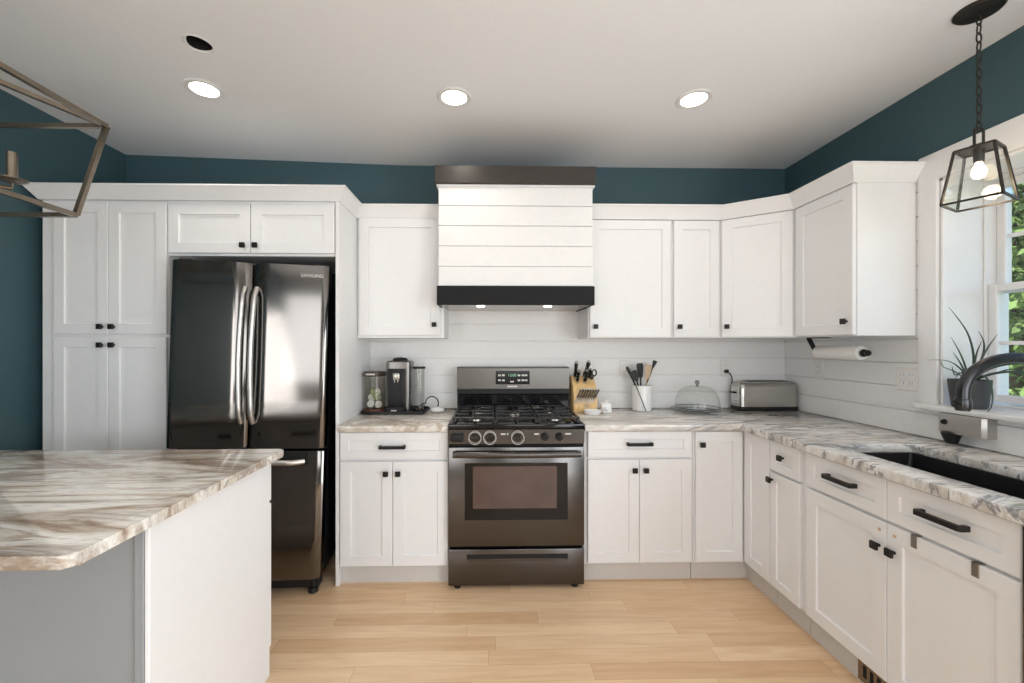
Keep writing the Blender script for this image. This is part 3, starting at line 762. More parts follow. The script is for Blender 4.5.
# control panel: leaning slightly back
m = MB(); yb = RY + .05
prof = [(RY - .004, .814), (RY - .002, .893), (yb, .897), (yb, .812)]
m.loft([[V((x, y, z)) for y, z in prof] for x in (X0, X1)])
cp = emit('control_panel', m, M_rsteel, t)
kz = .853
def kn(x, cover, leftmost=False):
    y = RY - .002
    m = MB(); m.cyl((x, y, kz), (x, y - .012, kz), .024, .022, 24); m.cyl((x, y - .012, kz), (x, y - .03, kz), .018, .016, 24); m.box(x - .004, x + .004, y - .036, y - .012, kz - .019, kz + .019, .002)
    k_ = emit('knob', m, M_blackplastic, cp)
    if cover:
        m = MB().tube([(x + .034 * math.cos(a), y - .040, kz + .034 * math.sin(a)) for a in (2 * math.pi * j / 24 for j in range(24))], .0026, 8, True)
        m.tube([(x + .034 * math.cos(a), y - .004, kz + .034 * math.sin(a)) for a in (2 * math.pi * j / 24 for j in range(24))], .0026, 8, True)
        o = emit('cover_ring', m, M_clearr, k_)
        m = MB(); m.loft([[V((x + .034 * math.cos(a), yy, kz + .034 * math.sin(a))) for a in (2 * math.pi * j / 24 for j in range(24))] for yy in (y - .003, y - .041)], False, True)
        emit('cover', m, M_clear, k_)
M_clearr = mat('frosted_clear_rim', (0.42, 0.40, 0.38), 0.25, vary=0.02)
kn(-.085, True); kn(-.003, True); kn(.151, True); kn(.304, False); kn(.386, False)
o = emit('knob', MB().box(-.222, -.150, RY - .030, RY + .0, kz - .024, kz + .018, .008, 3), M_blackplastic, cp); o['label'] = 'black boxed knob cover'
for x0_, x1_ in ((.058, .084), (.245, .272), (.418, .452), (.092, .100)):
    emit('panel_print', MB().box(x0_, x1_, RY - .0045, RY - .002, .864, .872), M_mark, cp)
ck = emit('cooktop', MB().box(X0, X1, RY - .010, 2.95, .897, .926, .006, 2), M_blackgloss, t)
bx = [(-.085, 2.50, .040), (.377, 2.50, .040), (.146, 2.64, .045), (-.085, 2.78, .034), (.377, 2.78, .034)]
for x, y, r in bx:
    b_ = emit('burner', MB().lathe([(r * 1.15, .9255), (r * 1.15, .934), (r * .95, .937), (r * .9, .944), (.002, .944)], (x, y, 0), 24), M_steel, t)
    emit('burner_cap', MB().lathe([(r * .85, .944), (r * .88, .950), (r * .8, .954), (.002, .9545)], (x, y, 0), 24), M_iron, b_)
gw = (X1 - X0 - .04) / 3
for g in range(3):
    gx0 = X0 + .02 + g * gw + .003; gx1 = gx0 + gw - .006; gy0, gy1 = 2.390, 2.885; gz = .960; bw = .011
    m = MB()
    for x in (gx0 + .006, gx1 - .006): m.box(x - bw / 2, x + bw / 2, gy0, gy1, gz - .012, gz, .002)
    for y in (gy0 + .006, (gy0 + gy1) / 2, gy1 - .006): m.box(gx0, gx1, y - bw / 2, y + bw / 2, gz - .012, gz, .002)
    xc_ = (gx0 + gx1) / 2
    for y in ((gy0 * 3 + gy1) / 4, (gy0 + gy1 * 3) / 4):
        m.box(gx0, gx0 + gw * .36, y - bw / 2, y + bw / 2, gz - .012, gz + .002, .002).box(gx1 - gw * .36, gx1, y - bw / 2, y + bw / 2, gz - .012, gz + .002, .002)
        m.box(xc_ - bw / 2, xc_ + bw / 2, y - .135, y - .040, gz - .012, gz + .002, .002).box(xc_ - bw / 2, xc_ + bw / 2, y + .040, y + .135, gz - .012, gz + .002, .002)
    for x in (gx0 + .006, gx1 - .006):
        for y in (gy0 + .006, (gy0 + gy1) / 2, gy1 - .006): m.box(x - .007, x + .007, y - .007, y + .007, .9262, gz - .006, .001)
    emit('grate', m, M_iron, t)
emit('backguard', MB().box(X0 + .008, X1 + .012, 2.9200, 2.9830, .915, 1.205, .004), M_blackgloss, t)
m = MB(); prof = [(2.9190, 1.024), (2.8990, 1.034), (2.8990, 1.066), (2.9190, 1.068)]
m.loft([[V((x, y, z)) for y, z in prof] for x in (X0 + .008, X1 + .012)]); emit('backguard_ledge', m, M_blackplastic, t)
m = MB(); prof = [(2.9190, 1.066), (2.8990, 1.068), (2.9000, 1.207), (2.9150, 1.216), (2.9850, 1.216), (2.9850, 1.19), (2.9190, 1.19)]
m.loft([[V((x, y, z)) for y, z in prof] for x in (X0 + .008, X1 + .012)]); bgp = emit('backguard_panel', m, M_panelsteel, t)
dp = emit('display', MB().box(.036, .268, 2.8958, 2.9050, 1.098, 1.190, .002), M_display, bgp)
m = MB()
for r_ in range(2):
    for x in (.062, .088, .195, .222, .243):
        z = 1.160 - r_ * .034
        m.box(x - .009, x + .009, 2.8948, 2.8962, z - .006, z + .006)
m.box(.135, .16, 2.8948, 2.8962, 1.112, 1.122)
emit('button_print', m, M_mark, dp)
text('clock_digits', '12:00', .026, M_green, dp, (.148 - XC, 2.8952 - 2.7, 1.160), (R(90), 0, 0), .0004)
emit('brand_plate', MB().box(.115, .182, 2.8962, 2.9010, 1.078, 1.089, .001), M_mark, bgp)

# ------------------------------------------------------------------ island
IX = -.888; IY0, IY1 = .922, 1.858; IL = -2.25
poly = rounded([(IL, IY0 + .0), (IX, IY0 - .005), (IX, IY1), (IL, IY1)], .028, [1], 8)
poly = rounded(poly, .02, [len(poly) - 2], 4)
tag(emit('island_countertop', MB().prism(poly, CT1 - .030, CT1, .006, 3), M_gran_i, None, (IX, IY0, CT0)), 'swirled brown and cream granite top on the island', 'countertop')
t = thing('kitchen_island', 'white panelled kitchen island with grey seating side', 'island', (-1.58, 1.48, 0))
PX = -.910
emit('body', MB().box(IL + .03, PX - .014, 1.170, 1.775, .105, CT1 - .031, .001), M_cab, t)
emit('end_panel', MB().box(PX - .013, PX, 1.154, 1.773, 0, CT1 - .031, .002), M_cab, t)
m = MB(); m.box(IL + .03, PX - .040, 1.161, 1.169, 0, CT1 - .031, .001); bp_ = emit('back_panel', m, M_islandgrey, t)
emit('corner_stile', MB().box(PX - .038, PX - .0135, 1.152, 1.169, 0, CT1 - .031, .0015), M_islandgrey, t)
emit('toe_kick', MB().box(IL + .04, PX - .02, 1.18, 1.715, 0, .104), M_cab, t)
n_d = 3; dwid = (PX - .004 - (IL + .03)) / n_d
for k in range(n_d):
    xa = IL + .032 + k * dwid; xb_ = xa + dwid - .003
    mrot = Matrix.Translation((xb_, 1.796, 0)) @ Matrix.Rotation(math.pi, 4, 'Z')
    d = emit('door', door_mb(0, xb_ - xa, .112, .705).xf(mrot), M_cab, t)
    emit('knob', knob_mb(.04, .64).xf(mrot), M_black, d)
    d = emit('drawer', door_mb(0, xb_ - xa, .717, .868, .04).xf(mrot), M_cab, t)
    emit('handle', pull_mb((xb_ - xa) / 2, .793).xf(mrot), M_black, d)

# ------------------------------------------------------------------ island lantern chandelier
cx, cy, h1, h2, zr, zl = -1.862, 1.438, .312, .250, 2.246, 1.868
t = thing('lantern_chandelier', 'bronze open-frame lantern chandelier above the island', 'chandelier', (cx, cy, zc(cx)))
m = MB(); bw = .0165
cs = [(-1, -1), (1, -1), (1, 1), (-1, 1)]
T = [V((cx + a * h1, cy + b * h1, zr)) for a, b in cs]; Bo = [V((cx + a * h2, cy + b * h2, zl)) for a, b in cs]
ap = V((cx, cy, zr + .086))
for i in range(4):
    m.bar(T[i], T[(i + 1) % 4], bw).bar(Bo[i], Bo[(i + 1) % 4], bw).bar(T[i], Bo[i], bw).bar(T[i], ap, bw)
emit('lantern_frame', m, M_bronze, t)
emit('stem', MB().cyl((cx, cy, zl + .14), (cx, cy, zc(cx) - .03), .009, .009, 12), M_bronze, t)
emit('canopy', MB().lathe([(.065, zc(cx) - .004), (.065, zc(cx) - .018), (.02, zc(cx) - .034), (.001, zc(cx) - .034)], (cx, cy, 0), 28), M_bronze, t)
emit('hub', MB().ball((cx, cy, zl + .13), .03, .03, .022), M_bronze, t)
for k in range(4):
    a = R(38) + k * math.pi / 2; ux, uy = math.cos(a), math.sin(a); r_ = .192
    px, py = cx + ux * r_, cy + uy * r_; zb = 1.945
    ar = emit('arm', MB().tube([(cx + ux * .02, cy + uy * .02, zl + .13), (cx + ux * .09, cy + uy * .09, zl + .055), (px, py, zl + .055), (px, py, zb)], .006, 8), M_bronze, t)
    emit('drip_dish', MB().lathe([(.004, zb - .004), (.030, zb), (.043, zb + .007), (.043, zb + .010), (.004, zb + .004)], (px, py, 0), 24), M_bronze, ar)
    emit('candle_sleeve', MB().cyl((px, py, zb + .004), (px, py, zb + .105), .0155, .0155, 20), M_bronze, ar)

# ------------------------------------------------------------------ pendant over the sink
cx, cy = 1.871, 1.589
t = thing('pendant_lantern', 'black framed glass lantern pendant on a chain by the window', 'pendant light', (cx, cy, zc(cx)))
Z = zc(cx)
emit('canopy', MB().lathe([(.070, Z - .0005), (.072, Z - .006), (.066, Z - .012), (.02, Z - .017), (.001, Z - .017)], (cx, cy, 0), 36), M_dkbronze, t)
zt, zb_ = 2.112, 1.908
m = MB(); z = Z - .020; k = 0
while z > zt + .085:
    pl = []
    for j in range(16):
        a = 2 * math.pi * j / 16; u, v_ = .0095 * math.cos(a), .021 * math.sin(a)
        pl.append((cx + (u if k % 2 == 0 else u * .35), cy + (0 if k % 2 == 0 else u), z - .021 + v_))
    m.tube(pl, .0026, 6, True); z -= .034; k += 1
emit('chain', m, M_dkbronze, t)
zz = z + .034 - .04
m = MB(); m.tube([(cx - .018, cy, zt + .012), (cx - .018, cy, zz + .006), (cx - .012, cy, zz + .014), (cx + .012, cy, zz + .014), (cx + .018, cy, zz + .006), (cx + .018, cy, zt + .012)], .0045, 8)
emit('hanger', m, M_dkbronze, t)
a0 = 2.8085
def sqp(r, z): return [V((cx + r * math.cos(a0 + i * math.pi / 2), cy + r * math.sin(a0 + i * math.pi / 2), z)) for i in range(4)]
rt_, rb_ = .0745, .1146
T, Bo = sqp(rt_, zt), sqp(rb_, zb_)
m = MB()
for i in range(4): m.bar(T[i], T[(i + 1) % 4], .0070).bar(Bo[i], Bo[(i + 1) % 4], .0070).bar(T[i], Bo[i], .0070)
fr = emit('frame', m, M_dkbronze, t)
m = MB().loft([sqp(rt_, zt + .001), sqp(.030, zt + .012), sqp(.026, zt + .018)]); emit('top_cap', m, M_dkbronze, t)
for i in range(4):
    a_, b_, c_, d_ = T[i], T[(i + 1) % 4], Bo[(i + 1) % 4], Bo[i]
    ctr = V((cx, cy, (zt + zb_) / 2)); nn = (b_ - a_).cross(d_ - a_).normalized()
    if nn.dot((a_ + c_) / 2 - ctr) < 0: nn = -nn
    q = [p - nn * .001 for p in (a_, b_, c_, d_)]; q2 = [p - nn * .0032 for p in (a_, b_, c_, d_)]
    emit('glass_panel', MB().loft([q, q2]), M_glass, fr)
emit('socket', MB().cyl((cx, cy, zt + .002), (cx, cy, zt - .05), .017, .015, 18), M_dkbronze, t)
emit('bulb', MB().lathe([(.009, zt - .05), (.012, zt - .06), (.020, zt - .078), (.022, zt - .092), (.016, zt - .107), (.002, zt - .114)], (cx, cy, 0), 20), M_bulb, t)
lamp('pendant_glow', 'POINT', (cx, cy, zt - .16), 1.2, (1, .80, .55), shadow_soft_size=.03)

# ------------------------------------------------------------------ recessed ceiling lights
def can(x, y, lb, e=9.5):
    z = zc(x)
    o = thing('recessed_light', lb, 'ceiling light', (x, y, z), 0, 'recessed ceiling lights')
    emit('trim_ring', MB().lathe([(.088, z - .0004), (.090, z - .004), (.084, z - .008), (.066, z - .006), (.062, z - .0004)], (x, y, 0), 40, cap=False), M_ring, o)
    emit('diffuser', MB().lathe([(.001, z - .005), (.055, z - .005), (.064, z - .0035), (.064, z - .0008), (.001, z - .0008)], (x, y, 0), 36), M_led, o)
    lamp('recessed_lamp', 'SPOT', (x, y, z - .02), e, (1, .905, .79), spot_size=R(150), spot_blend=1.0, shadow_soft_size=.06)
can(-1.462, 2.205, 'lit recessed ceiling light nearest the pantry, behind the empty hole')
can(-.187, 2.205, 'lit recessed ceiling light left of the range hood')
can(1.061, 2.195, 'lit recessed ceiling light above the right wall cabinets')
for x in (-1.4, 0.2, 1.3):
    for y in (-.4, -2.0): can(x, y, 'lit recessed ceiling light in the room behind the camera')
z = zc(HX)
o = thing('empty_can_opening', 'black open ceiling hole with a missing light', 'ceiling opening', (HX, HY, z))
emit('can', MB().loft([[V((HX + r * math.cos(a), HY + r * math.sin(a), zz)) for a in (2 * math.pi * j / 32 for j in range(32))] for r, zz in ((.054, z + .001), (.054, z + .10))], False, True), M_dark, o)
emit('rim', MB().tube([(HX - .004 + .056 * math.cos(a), HY + .004 + .056 * math.sin(a), z - .0015 - .03 * .07 * math.cos(a)) for a in (2 * math.pi * j / 40 for j in range(40))], .0022, 6, True), M_ring, o)

# ------------------------------------------------------------------ outlets
def outlet(x, y, z, rot, lb, wd=.072, n=1):
    o = thing('wall_outlet', lb, 'outlet', (x, y, z), rot, 'backsplash outlets', local=True)
    emit('cover_plate', MB().box(-wd / 2, wd / 2, -.0055, -.0003, -.058, .058, .002), M_plate, o)
    for k in range(n):
        xx = (k - (n - 1) / 2) * .046
        for s_ in (-1, 1):
            r_ = emit('receptacle', MB().box(xx - .016, xx + .016, -.0075, -.005, s_ * .021 - .014, s_ * .021 + .014, .003), M_trimw, o)
            m = MB(); m.box(xx - .008, xx - .006, -.0079, -.0072, s_ * .021 - .004, s_ * .021 + .005).box(xx + .006, xx + .008, -.0079, -.0072, s_ * .021 - .004, s_ * .021 + .005)
            emit('slots', m, M_dark, r_)
    return o
outlet(.965, SF, 1.20, 0, 'cream wall outlet behind the white utensil crock')
outlet(1.695, SF, 1.20, 0, 'cream wall outlet with black plug above the toaster')
outlet(SX, 2.71, 1.20, -math.pi / 2, 'cream wall outlet on the right wall beyond the paper towels')
outlet(SX, 2.125, 1.19, -math.pi / 2, 'wide double wall outlet beside the window casing', .118, 2)

# ------------------------------------------------------------------ paper towel holder
py0, py1, pxx, pz = 2.555, 2.235, 1.992, 1.322
t = thing('paper_towel_holder', 'black paper towel holder under the right wall cabinet', 'paper towel holder', (pxx, py0, UZ0))
emit('arm', MB().tube([(pxx - .045, 2.560, UZ0 - .003), (pxx - .030, 2.566, 1.388), (pxx - .010, 2.566, 1.350), (pxx, 2.562, pz)], [.014, .015, .014, .012], 10, flat=.6), M_black, t)
emit('mount', MB().box(pxx - .045, pxx + .015, 2.46, 2.58, UZ0 - .005, UZ0 - .0004, .001), M_black, t)
emit('rod', MB().cyl((pxx, 2.566, pz), (pxx, 2.205, pz), .007, .007, 14), M_black, t)
m = MB().lathe([(.007, 0), (.018, 0), (.021, .006), (.019, .014), (.011, .018), (.015, .026), (.016, .034), (.010, .042), (.001, .044)], (0, 0, 0), 24)
m.xf(Matrix.Translation((pxx, 2.232, pz)) @ Matrix.Rotation(R(90), 4, 'X')); emit('end_knob', m, M_black, t)
m = MB()
prof = [(.0095, 0), (.037, 0), (.0375, .003), (.0375, .297), (.037, .30), (.0095, .30)]
m.loft([[V((r * math.cos(a), r * math.sin(a), z)) for a in (2 * math.pi * j / 36 for j in range(36))] for r, z in prof], closed=True)
m.xf(Matrix.Translation((pxx, 2.540, pz)) @ Matrix.Rotation(R(90), 4, 'X'))
tag(emit('paper_towel_roll', m, M_paper, None, (pxx, 2.4, pz)), 'thin white paper towel roll on the black holder', 'paper towels')

COFFEE0 = set(col.objects)
# ------------------------------------------------------------------ coffee corner
Zc = CT1
tag(emit('serving_tray', MB().loft([[V((x, y, z)) for x, y in rounded([(-.824 - e, 2.765 - e), (-.415 + e, 2.765 - e), (-.415 + e, 3.0 + e), (-.824 - e, 3.0 + e)], .015, [0, 1, 2, 3], 3)] for e, z in ((-.006, Zc + .0004), (0, Zc + .003), (.0, Zc + .022), (-.004, Zc + .022), (-.006, Zc + .008))]), M_blackplastic, None, (-.64, 2.89, Zc)),
    'black rectangular tray under the coffee maker', 'tray')
Zt = Zc + .0082
# capsule coffee maker
t = thing('coffee_maker', 'tall silver capsule coffee maker with black front', 'coffee maker', (-.592, 2.88, Zt))
def rrect(x0, x1, y0, y1, r, z): return [V((x, y, z)) for x, y in rounded([(x0, y0), (x1, y0), (x1, y1), (x0, y1)], r, [0, 1, 2, 3], 5)]
m = MB().loft([rrect(-.672, -.512, 2.82, 2.97, .03, Zt), rrect(-.674, -.510, 2.818, 2.972, .03, Zt + .02), rrect(-.674, -.510, 2.818, 2.972, .03, Zt + .33), rrect(-.664, -.520, 2.828, 2.963, .03, Zt + .338)])
cb = emit('body', m, M_coffee, t)
emit('front_panel', MB().box(-.655, -.541, 2.802, 2.84, Zt + .03, Zt + .288, .006, 2), M_blackplastic, cb)
m = MB().lathe([(.050, Zt + .334), (.051, Zt + .345), (.042, Zt + .356), (.02, Zt + .361), (.001, Zt + .362)], (-.593, 2.895, 0), 28); emit('lid', m, M_blackplastic, t)
m = MB(); m.box(-.618, -.572, 2.775, 2.805, Zt + .215, Zt + .262, .008, 2); m.cyl((-.605, 2.785, Zt + .218), (-.605, 2.785, Zt + .200), .006, .005, 10); m.cyl((-.585, 2.785, Zt + .218), (-.585, 2.785, Zt + .200), .006, .005, 10)
emit('spout', m, M_steel, t)
m = MB().loft([rrect(-.668, -.538, 2.779, 2.83, .02, Zt + .0004), rrect(-.670, -.536, 2.777, 2.83, .02, Zt + .006), rrect(-.670, -.536, 2.777, 2.83, .02, Zt + .036), rrect(-.664, -.542, 2.781, 2.828, .02, Zt + .040)])
dt = emit('drip_tray', m, M_blackplastic, t)
emit('badge', MB().box(-.628, -.592, 2.7762, 2.7785, Zt + .013, Zt + .021), M_mark, dt)
m = MB(); prof = [(.034, .02), (.035, .04), (.035, .285), (.0335, .285), (.0335, .04), (.033, .022)]
m.lathe([(r, Zt + z) for r, z in prof], (-.466, 2.905, 0), 28, cap=True); wt = emit('water_tank', m, M_clear, t)
emit('tank_lid', MB().lathe([(.001, Zt + .284), (.040, Zt + .284), (.042, Zt + .290), (.040, Zt + .297), (.001, Zt + .299)], (-.466, 2.905, 0), 28), M_blackplastic, wt)
emit('tank_base', MB().lathe([(.036, Zt + .0004), (.038, Zt + .004), (.038, Zt + .03), (.001, Zt + .03)], (-.466, 2.905, 0), 28), M_blackplastic, t)
# pod canister
t = thing('pod_canister', 'clear canister of coffee pods with dark brown lid', 'canister', (-.766, 2.87, Zt))
cxp, cyp = -.756, 2.862
m = MB().lathe([(.068, Zt + .022), (.069, Zt + .03), (.069, Zt + .238), (.0665, Zt + .238), (.0665, Zt + .03), (.001, Zt + .026)], (cxp, cyp, 0), 32)
emit('jar', m, M_jarglass, t)
lid_ = emit('lid', MB().lathe([(.001, Zt + .237), (.070, Zt + .237), (.073, Zt + .243), (.073, Zt + .262), (.068, Zt + .268), (.001, Zt + .269)], (cxp, cyp, 0), 32), M_brown, t)
emit('lid_badge', MB().box(cxp - .040, cxp + .020, cyp - .0745, cyp - .06, Zt + .246, Zt + .258, .002), M_handle, lid_)
emit('base', MB().lathe([(.001, Zt + .0004), (.070, Zt + .0004), (.072, Zt + .004), (.071, Zt + .022), (.001, Zt + .022)], (cxp, cyp, 0), 32), M_rust, t)
pods = [(-.018, -.020, .052, 0, M_white), (.024, -.012, .050, .6, M_podw), (.0, .025, .050, 1.0, M_podw), (-.022, .004, .094, .3, M_podw), (.022, .012, .092, -.5, M_podw), (.012, -.022, .108, 1.2, M_pod), (-.014, .0, .130, .8, M_pod), (.024, -.008, .128, -.3, M_podw)]
for k, (dx, dy, dz, tl, mm) in enumerate(pods):
    m = MB().lathe([(.001, -.014), (.014, -.013), (.020, .0), (.0215, .010), (.024, .012), (.024, .0135), (.001, .014)], (0, 0, 0), 20)
    m.xf(Matrix.Translation((cxp + dx, cyp + dy, Zt + dz)) @ Matrix.Rotation(R(70) + tl * .4, 4, 'X') @ Matrix.Rotation(tl, 4, 'Y'))
    c_ = 'white' if mm is M_white else ('green' if mm is M_pod else 'cream')
    tag(emit('coffee_pod', m, mm, None, (cxp + dx, cyp + dy, Zt + dz)), {'white': 'white coffee pod facing out at the canister bottom', 'green': 'green coffee pod near the top inside the canister', 'cream': 'cream coffee pod piled inside the canister'}[c_], 'coffee pod', 'coffee pods in the canister')
# glass cup on the tray
m = MB().lathe([(.001, 0), (.020, 0), (.026, .004), (.029, .05), (.027, .05), (.024, .008), (.001, .006)], (-.446, 2.805, Zt + .0005), 24)
tag(emit('glass_cup', m, M_glass, None, (-.446, 2.805, Zt)), 'small clear glass cup on the tray right of the coffee maker', 'cup')
pts = []
for k in range(15):
    a = R(200) - R(300) * k / 14
    pts.append((-.378 + .044 * math.cos(a), 2.89, Zc + .058 + .046 * math.sin(a)))
pts = [(-.500, 2.83, Zt + .020), (-.475, 2.84, Zt + .034), (-.435, 2.86, Zt + .05)] + pts[1:] + [(-.408, 2.93, Zt + .020), (-.42, 2.95, Zt + .018)]
tag(emit('power_cable', MB().tube(pts, .0042, 8), M_cord, None, (-.395, 2.90, Zc)), 'looped black cord standing up beside the glass cup', 'cord')
m = MB().lathe([(.001, 0), (.7, 0), (.95, .006), (1.0, .014), (.85, .026), (.5, .034), (.001, .036)], (0, 0, 0), 28)
for v in m.bm.verts: v.co.x *= .052; v.co.y *= .034
m.xf(Matrix.Translation((-.340, 2.872, Zc + .0005)) @ Matrix.Rotation(-.25, 4, 'Z'))
tag(emit('spoon_rest', m, M_white, None, (-.352, 2.885, Zc)), 'smooth white oval ceramic piece left of the range', 'ceramic')

# the whole coffee group stands a little further left on the counter
for o_ in list(col.objects):
    if o_ not in COFFEE0 and o_.parent is None: o_.location.x -= .018
# ------------------------------------------------------------------ knife block
kx, ky = .640, 2.905
t = thing('knife_block', 'pale bamboo knife block full of black handled knives', 'knife block', (kx, ky, Zc), 0)
m = MB(); prof = [(2.825, 0.0005), (2.985, 0.0005), (2.985, .235), (2.95, .240), (2.848, .165), (2.832, .095)]
m.loft([[V((x, y, Zc + z)) for y, z in prof] for x in (kx - .082, kx + .076)])
bmesh.ops.bevel(m.bm, geom=m.bm.edges[:], offset=.003, segments=2, profile=.5, affect='EDGES')
kb = emit('block', m, M_bamboo, t)
emit('emblem', MB().box(kx - .016, kx + .022, 2.826, 2.829, Zc + .035, Zc + .060), M_utwood, kb)
def knife(p, d, L, lb, group, small=False):
    d = V(d).normalized()
    q = d.to_track_quat('Z', 'X').to_matrix().to_4x4()
    Mx = Matrix.Translation(p) @ q
    t_ = thing('steak_knife' if small else 'kitchen_knife', lb, 'knife', p, 0, group, local=True)
    w, th = (.0062, .0062) if small else (.0155, .0115)
    def tr(mb): return mb.xf(q)
    m = MB(); secs = [(0, .8), (L * .2, .95), (L * .5, .78), (L * .85, 1.05), (L, .85)]
    m.loft([[V((w * s_ * math.cos(a), th * s_ * math.sin(a), z)) for a in (2 * math.pi * j / 12 for j in range(12))] for z, s_ in secs])
    emit('handle', tr(m), M_blackplastic, t_)
    m = MB(); m.loft([[V((w * s_ * math.cos(a), th * s_ * math.sin(a), z)) for a in (2 * math.pi * j / 12 for j in range(12))] for z, s_ in ((-.012, .7), (-.001, .9), (.004, .9))]); emit('bolster', tr(m), M_handle, t_)
    m = MB(); m.loft([[V((w * s_ * math.cos(a), th * s_ * math.sin(a), z)) for a in (2 * math.pi * j / 12 for j in range(12))] for z, s_ in ((L - .004, .95), (L + .004, .95), (L + .007, .6))]); emit('end_cap', tr(m), M_handle, t_)
    if small: emit('tang', tr(MB().box(-.0012, .0012, -th * 1.12, th * 1.12, .003, L - .003)), M_hookm, t_)
    for u in (() if small else (.33, .62)):
        m = MB().cyl((0, -th - .0004, L * u), (0, th + .0004, L * u), .0034, .0034, 8); emit('rivet', tr(m), M_handle, t_)
    emit('blade', tr(MB().loft([[V((a * w * .8, b * .0009, z)) for a, b in ((-1, -1), (1, -1), (1, 1), (-1, 1))] for z in (-.055, -.010)])), M_handle, t_)
for k in range(8):
    knife((kx - .062 + k * .0172, 2.824, Zc + .098), (.38, -.20, .92), .068, 'small steak knife in the front row of the block', 'steak knives in the block', True)
ks = [((kx - .055, 2.925, Zc + .232), (.04, -.28, 1), .105, 'tallest knife at the left back of the block'), ((kx - .048, 2.885, Zc + .205), (.08, -.35, 1), .075, 'short knife in front of the tall left one'),
      ((kx + .010, 2.930, Zc + .236), (.26, -.28, 1), .110, 'tall knife at the middle back of the block'), ((kx + .004, 2.885, Zc + .205), (.12, -.38, 1), .080, 'knife at the middle front of the block top'),
      ((kx + .036, 2.915, Zc + .225), (.22, -.32, 1), .065, 'short knife right of the middle ones')]
for p, d, L, lb in ks: knife(p, d, L, lb, 'large knives in the block')
# kitchen shears: two black loops
t = thing('kitchen_shears', 'black kitchen shears at the right of the knife block', 'shears', (kx + .058, 2.91, Zc + .22))
for s_ in (-1, 1):
    m = MB().tube([(kx + .058 + s_ * .015 + .015 * math.cos(a), 2.905, Zc + .262 + .021 * math.sin(a)) for a in (2 * math.pi * j / 16 for j in range(16))], .0048, 8, True)
    m.tube([(kx + .058 + s_ * .012, 2.906, Zc + .243), (kx + .058, 2.91, Zc + .214)], .005, 8)
    emit('handle', m, M_blackplastic, t)
emit('blade', MB().box(kx + .053, kx + .063, 2.9085, 2.9115, Zc + .17, Zc + .222), M_handle, t)

# small white dish and lidded jar beside the block
m = MB().lathe([(.001, 0), (.044, 0), (.056, .012), (.060, .030), (.056, .030), (.050, .014), (.001, .010)], (0, 0, 0), 28)
m.xf(Matrix.Translation((.665, 2.752, Zc + .0005)) @ Matrix.Scale(.72, 4, (0, 1, 0))); 
tag(emit('small_dish', m, M_white, None, (.672, 2.752, Zc)), 'small white oval dish in front of the knife block', 'dish')
t = thing('ceramic_jar', 'small white square jar with knob lid and dark mark', 'jar', (.772, 2.83, Zc))
jx, jy = .772, 2.83
emit('jar', MB().box(jx - .034, jx + .034, jy - .030, jy + .030, Zc + .0005, Zc + .062, .008, 3), M_white, t)
emit('lid', MB().lathe([(.030, Zc + .0615), (.030, Zc + .067), (.012, Zc + .072), (.007, Zc + .074), (.009, Zc + .080), (.006, Zc + .086), (.001, Zc + .087)], (jx, jy, 0), 20), M_white, t)
emit('mark', MB().tube([(jx - .026, jy - .0302, Zc + .012), (jx - .016, jy - .0302, Zc + .040), (jx - .010, jy - .0302, Zc + .020), (jx - .002, jy - .0302, Zc + .014), (jx + .002, jy - .0302, Zc + .022)], .0014, 6), M_black, t)

# ------------------------------------------------------------------ utensil crock
ux, uy = 1.050, 2.925
m = MB().lathe([(.001, 0), (.060, 0), (.064, .004), (.069, .170), (.067, .174), (.064, .172), (.059, .010), (.001, .008)], (ux, uy, Zc + .0005), 36)
tag(emit('utensil_crock', m, M_white, None, (ux, uy, Zc)), 'white ceramic crock holding cooking utensils', 'crock')
def stick(t_, p0, p1, r0, r1, mm, name='handle'):
    return emit(name, MB().tube([p0, V(p0).lerp(V(p1), .5), p1], [r0, (r0 + r1) / 2, r1], 10), mm, t_)
def paddle(t_, base, tip, w0, w1, th, mm, name='blade'):
    base, tip = V(base), V(tip); d = (tip - base).normalized(); side = d.cross(V((0, 1, 0))).normalized(); nn = side.cross(d)
    L = (tip - base).length; rings = []
    for u, w in ((0, .006), (.12, w0 * .8), (.4, w0), (.85, w1), (1, w1 * .8)):
        c = base + d * L * u
        rings.append([c + side * a * w + nn * b * th for a, b in ((-1, -.6), (0, -1), (1, -.6), (1, .6), (0, 1), (-1, .6))])
    return emit(name, MB().loft(rings), mm, t_)
ut = [((.03, .0), (-.103, 1.215), M_blackplastic, .008, .010, .085, 'slim black slotted spatula leaning furthest left in crock'),
      ((.02, -.02), (-.055, 1.190), M_blackplastic, .018, .020, .080, 'short black spoonula just right of the slim spatula'),
      ((.01, .03), (-.012, 1.240), M_blackplastic, .020, .024, .105, 'wide black turner in the middle of the crock'),
      ((-.01, -.02), (.055, 1.230), M_utwood, .018, .023, .105, 'flat wooden spatula right of the black turner'),
      ((-.03, .02), (.098, 1.258), M_blackplastic, .010, .015, .055, 'black spoon leaning furthest right in crock')]
for (bx_, by_), (tx, tz), mm, w0, w1, L, lb in ut:
    p0 = V((ux + bx_, uy + by_ * .8, Zc + .014)); p1 = V((ux + tx * 1.0, uy + .01, tz)); d = (p1 - p0).normalized()
    t_ = thing('cooking_utensil', lb, 'utensil', p0, 0, 'utensils in the crock')
    stick(t_, p0, p1 - d * L * .9, .0055, .0055, mm); paddle(t_, p1 - d * L, p1, w0, w1, .004, mm)
t_ = thing('thin_skewer', 'thin dark rod leaning against the front of the crock', 'rod', (ux - .01, uy - .10, Zc))
stick(t_, (ux - .0, uy - .082, Zc + .004), (ux - .098, uy - .055, 1.185), .0028, .0028, M_blackplastic, 'rod')
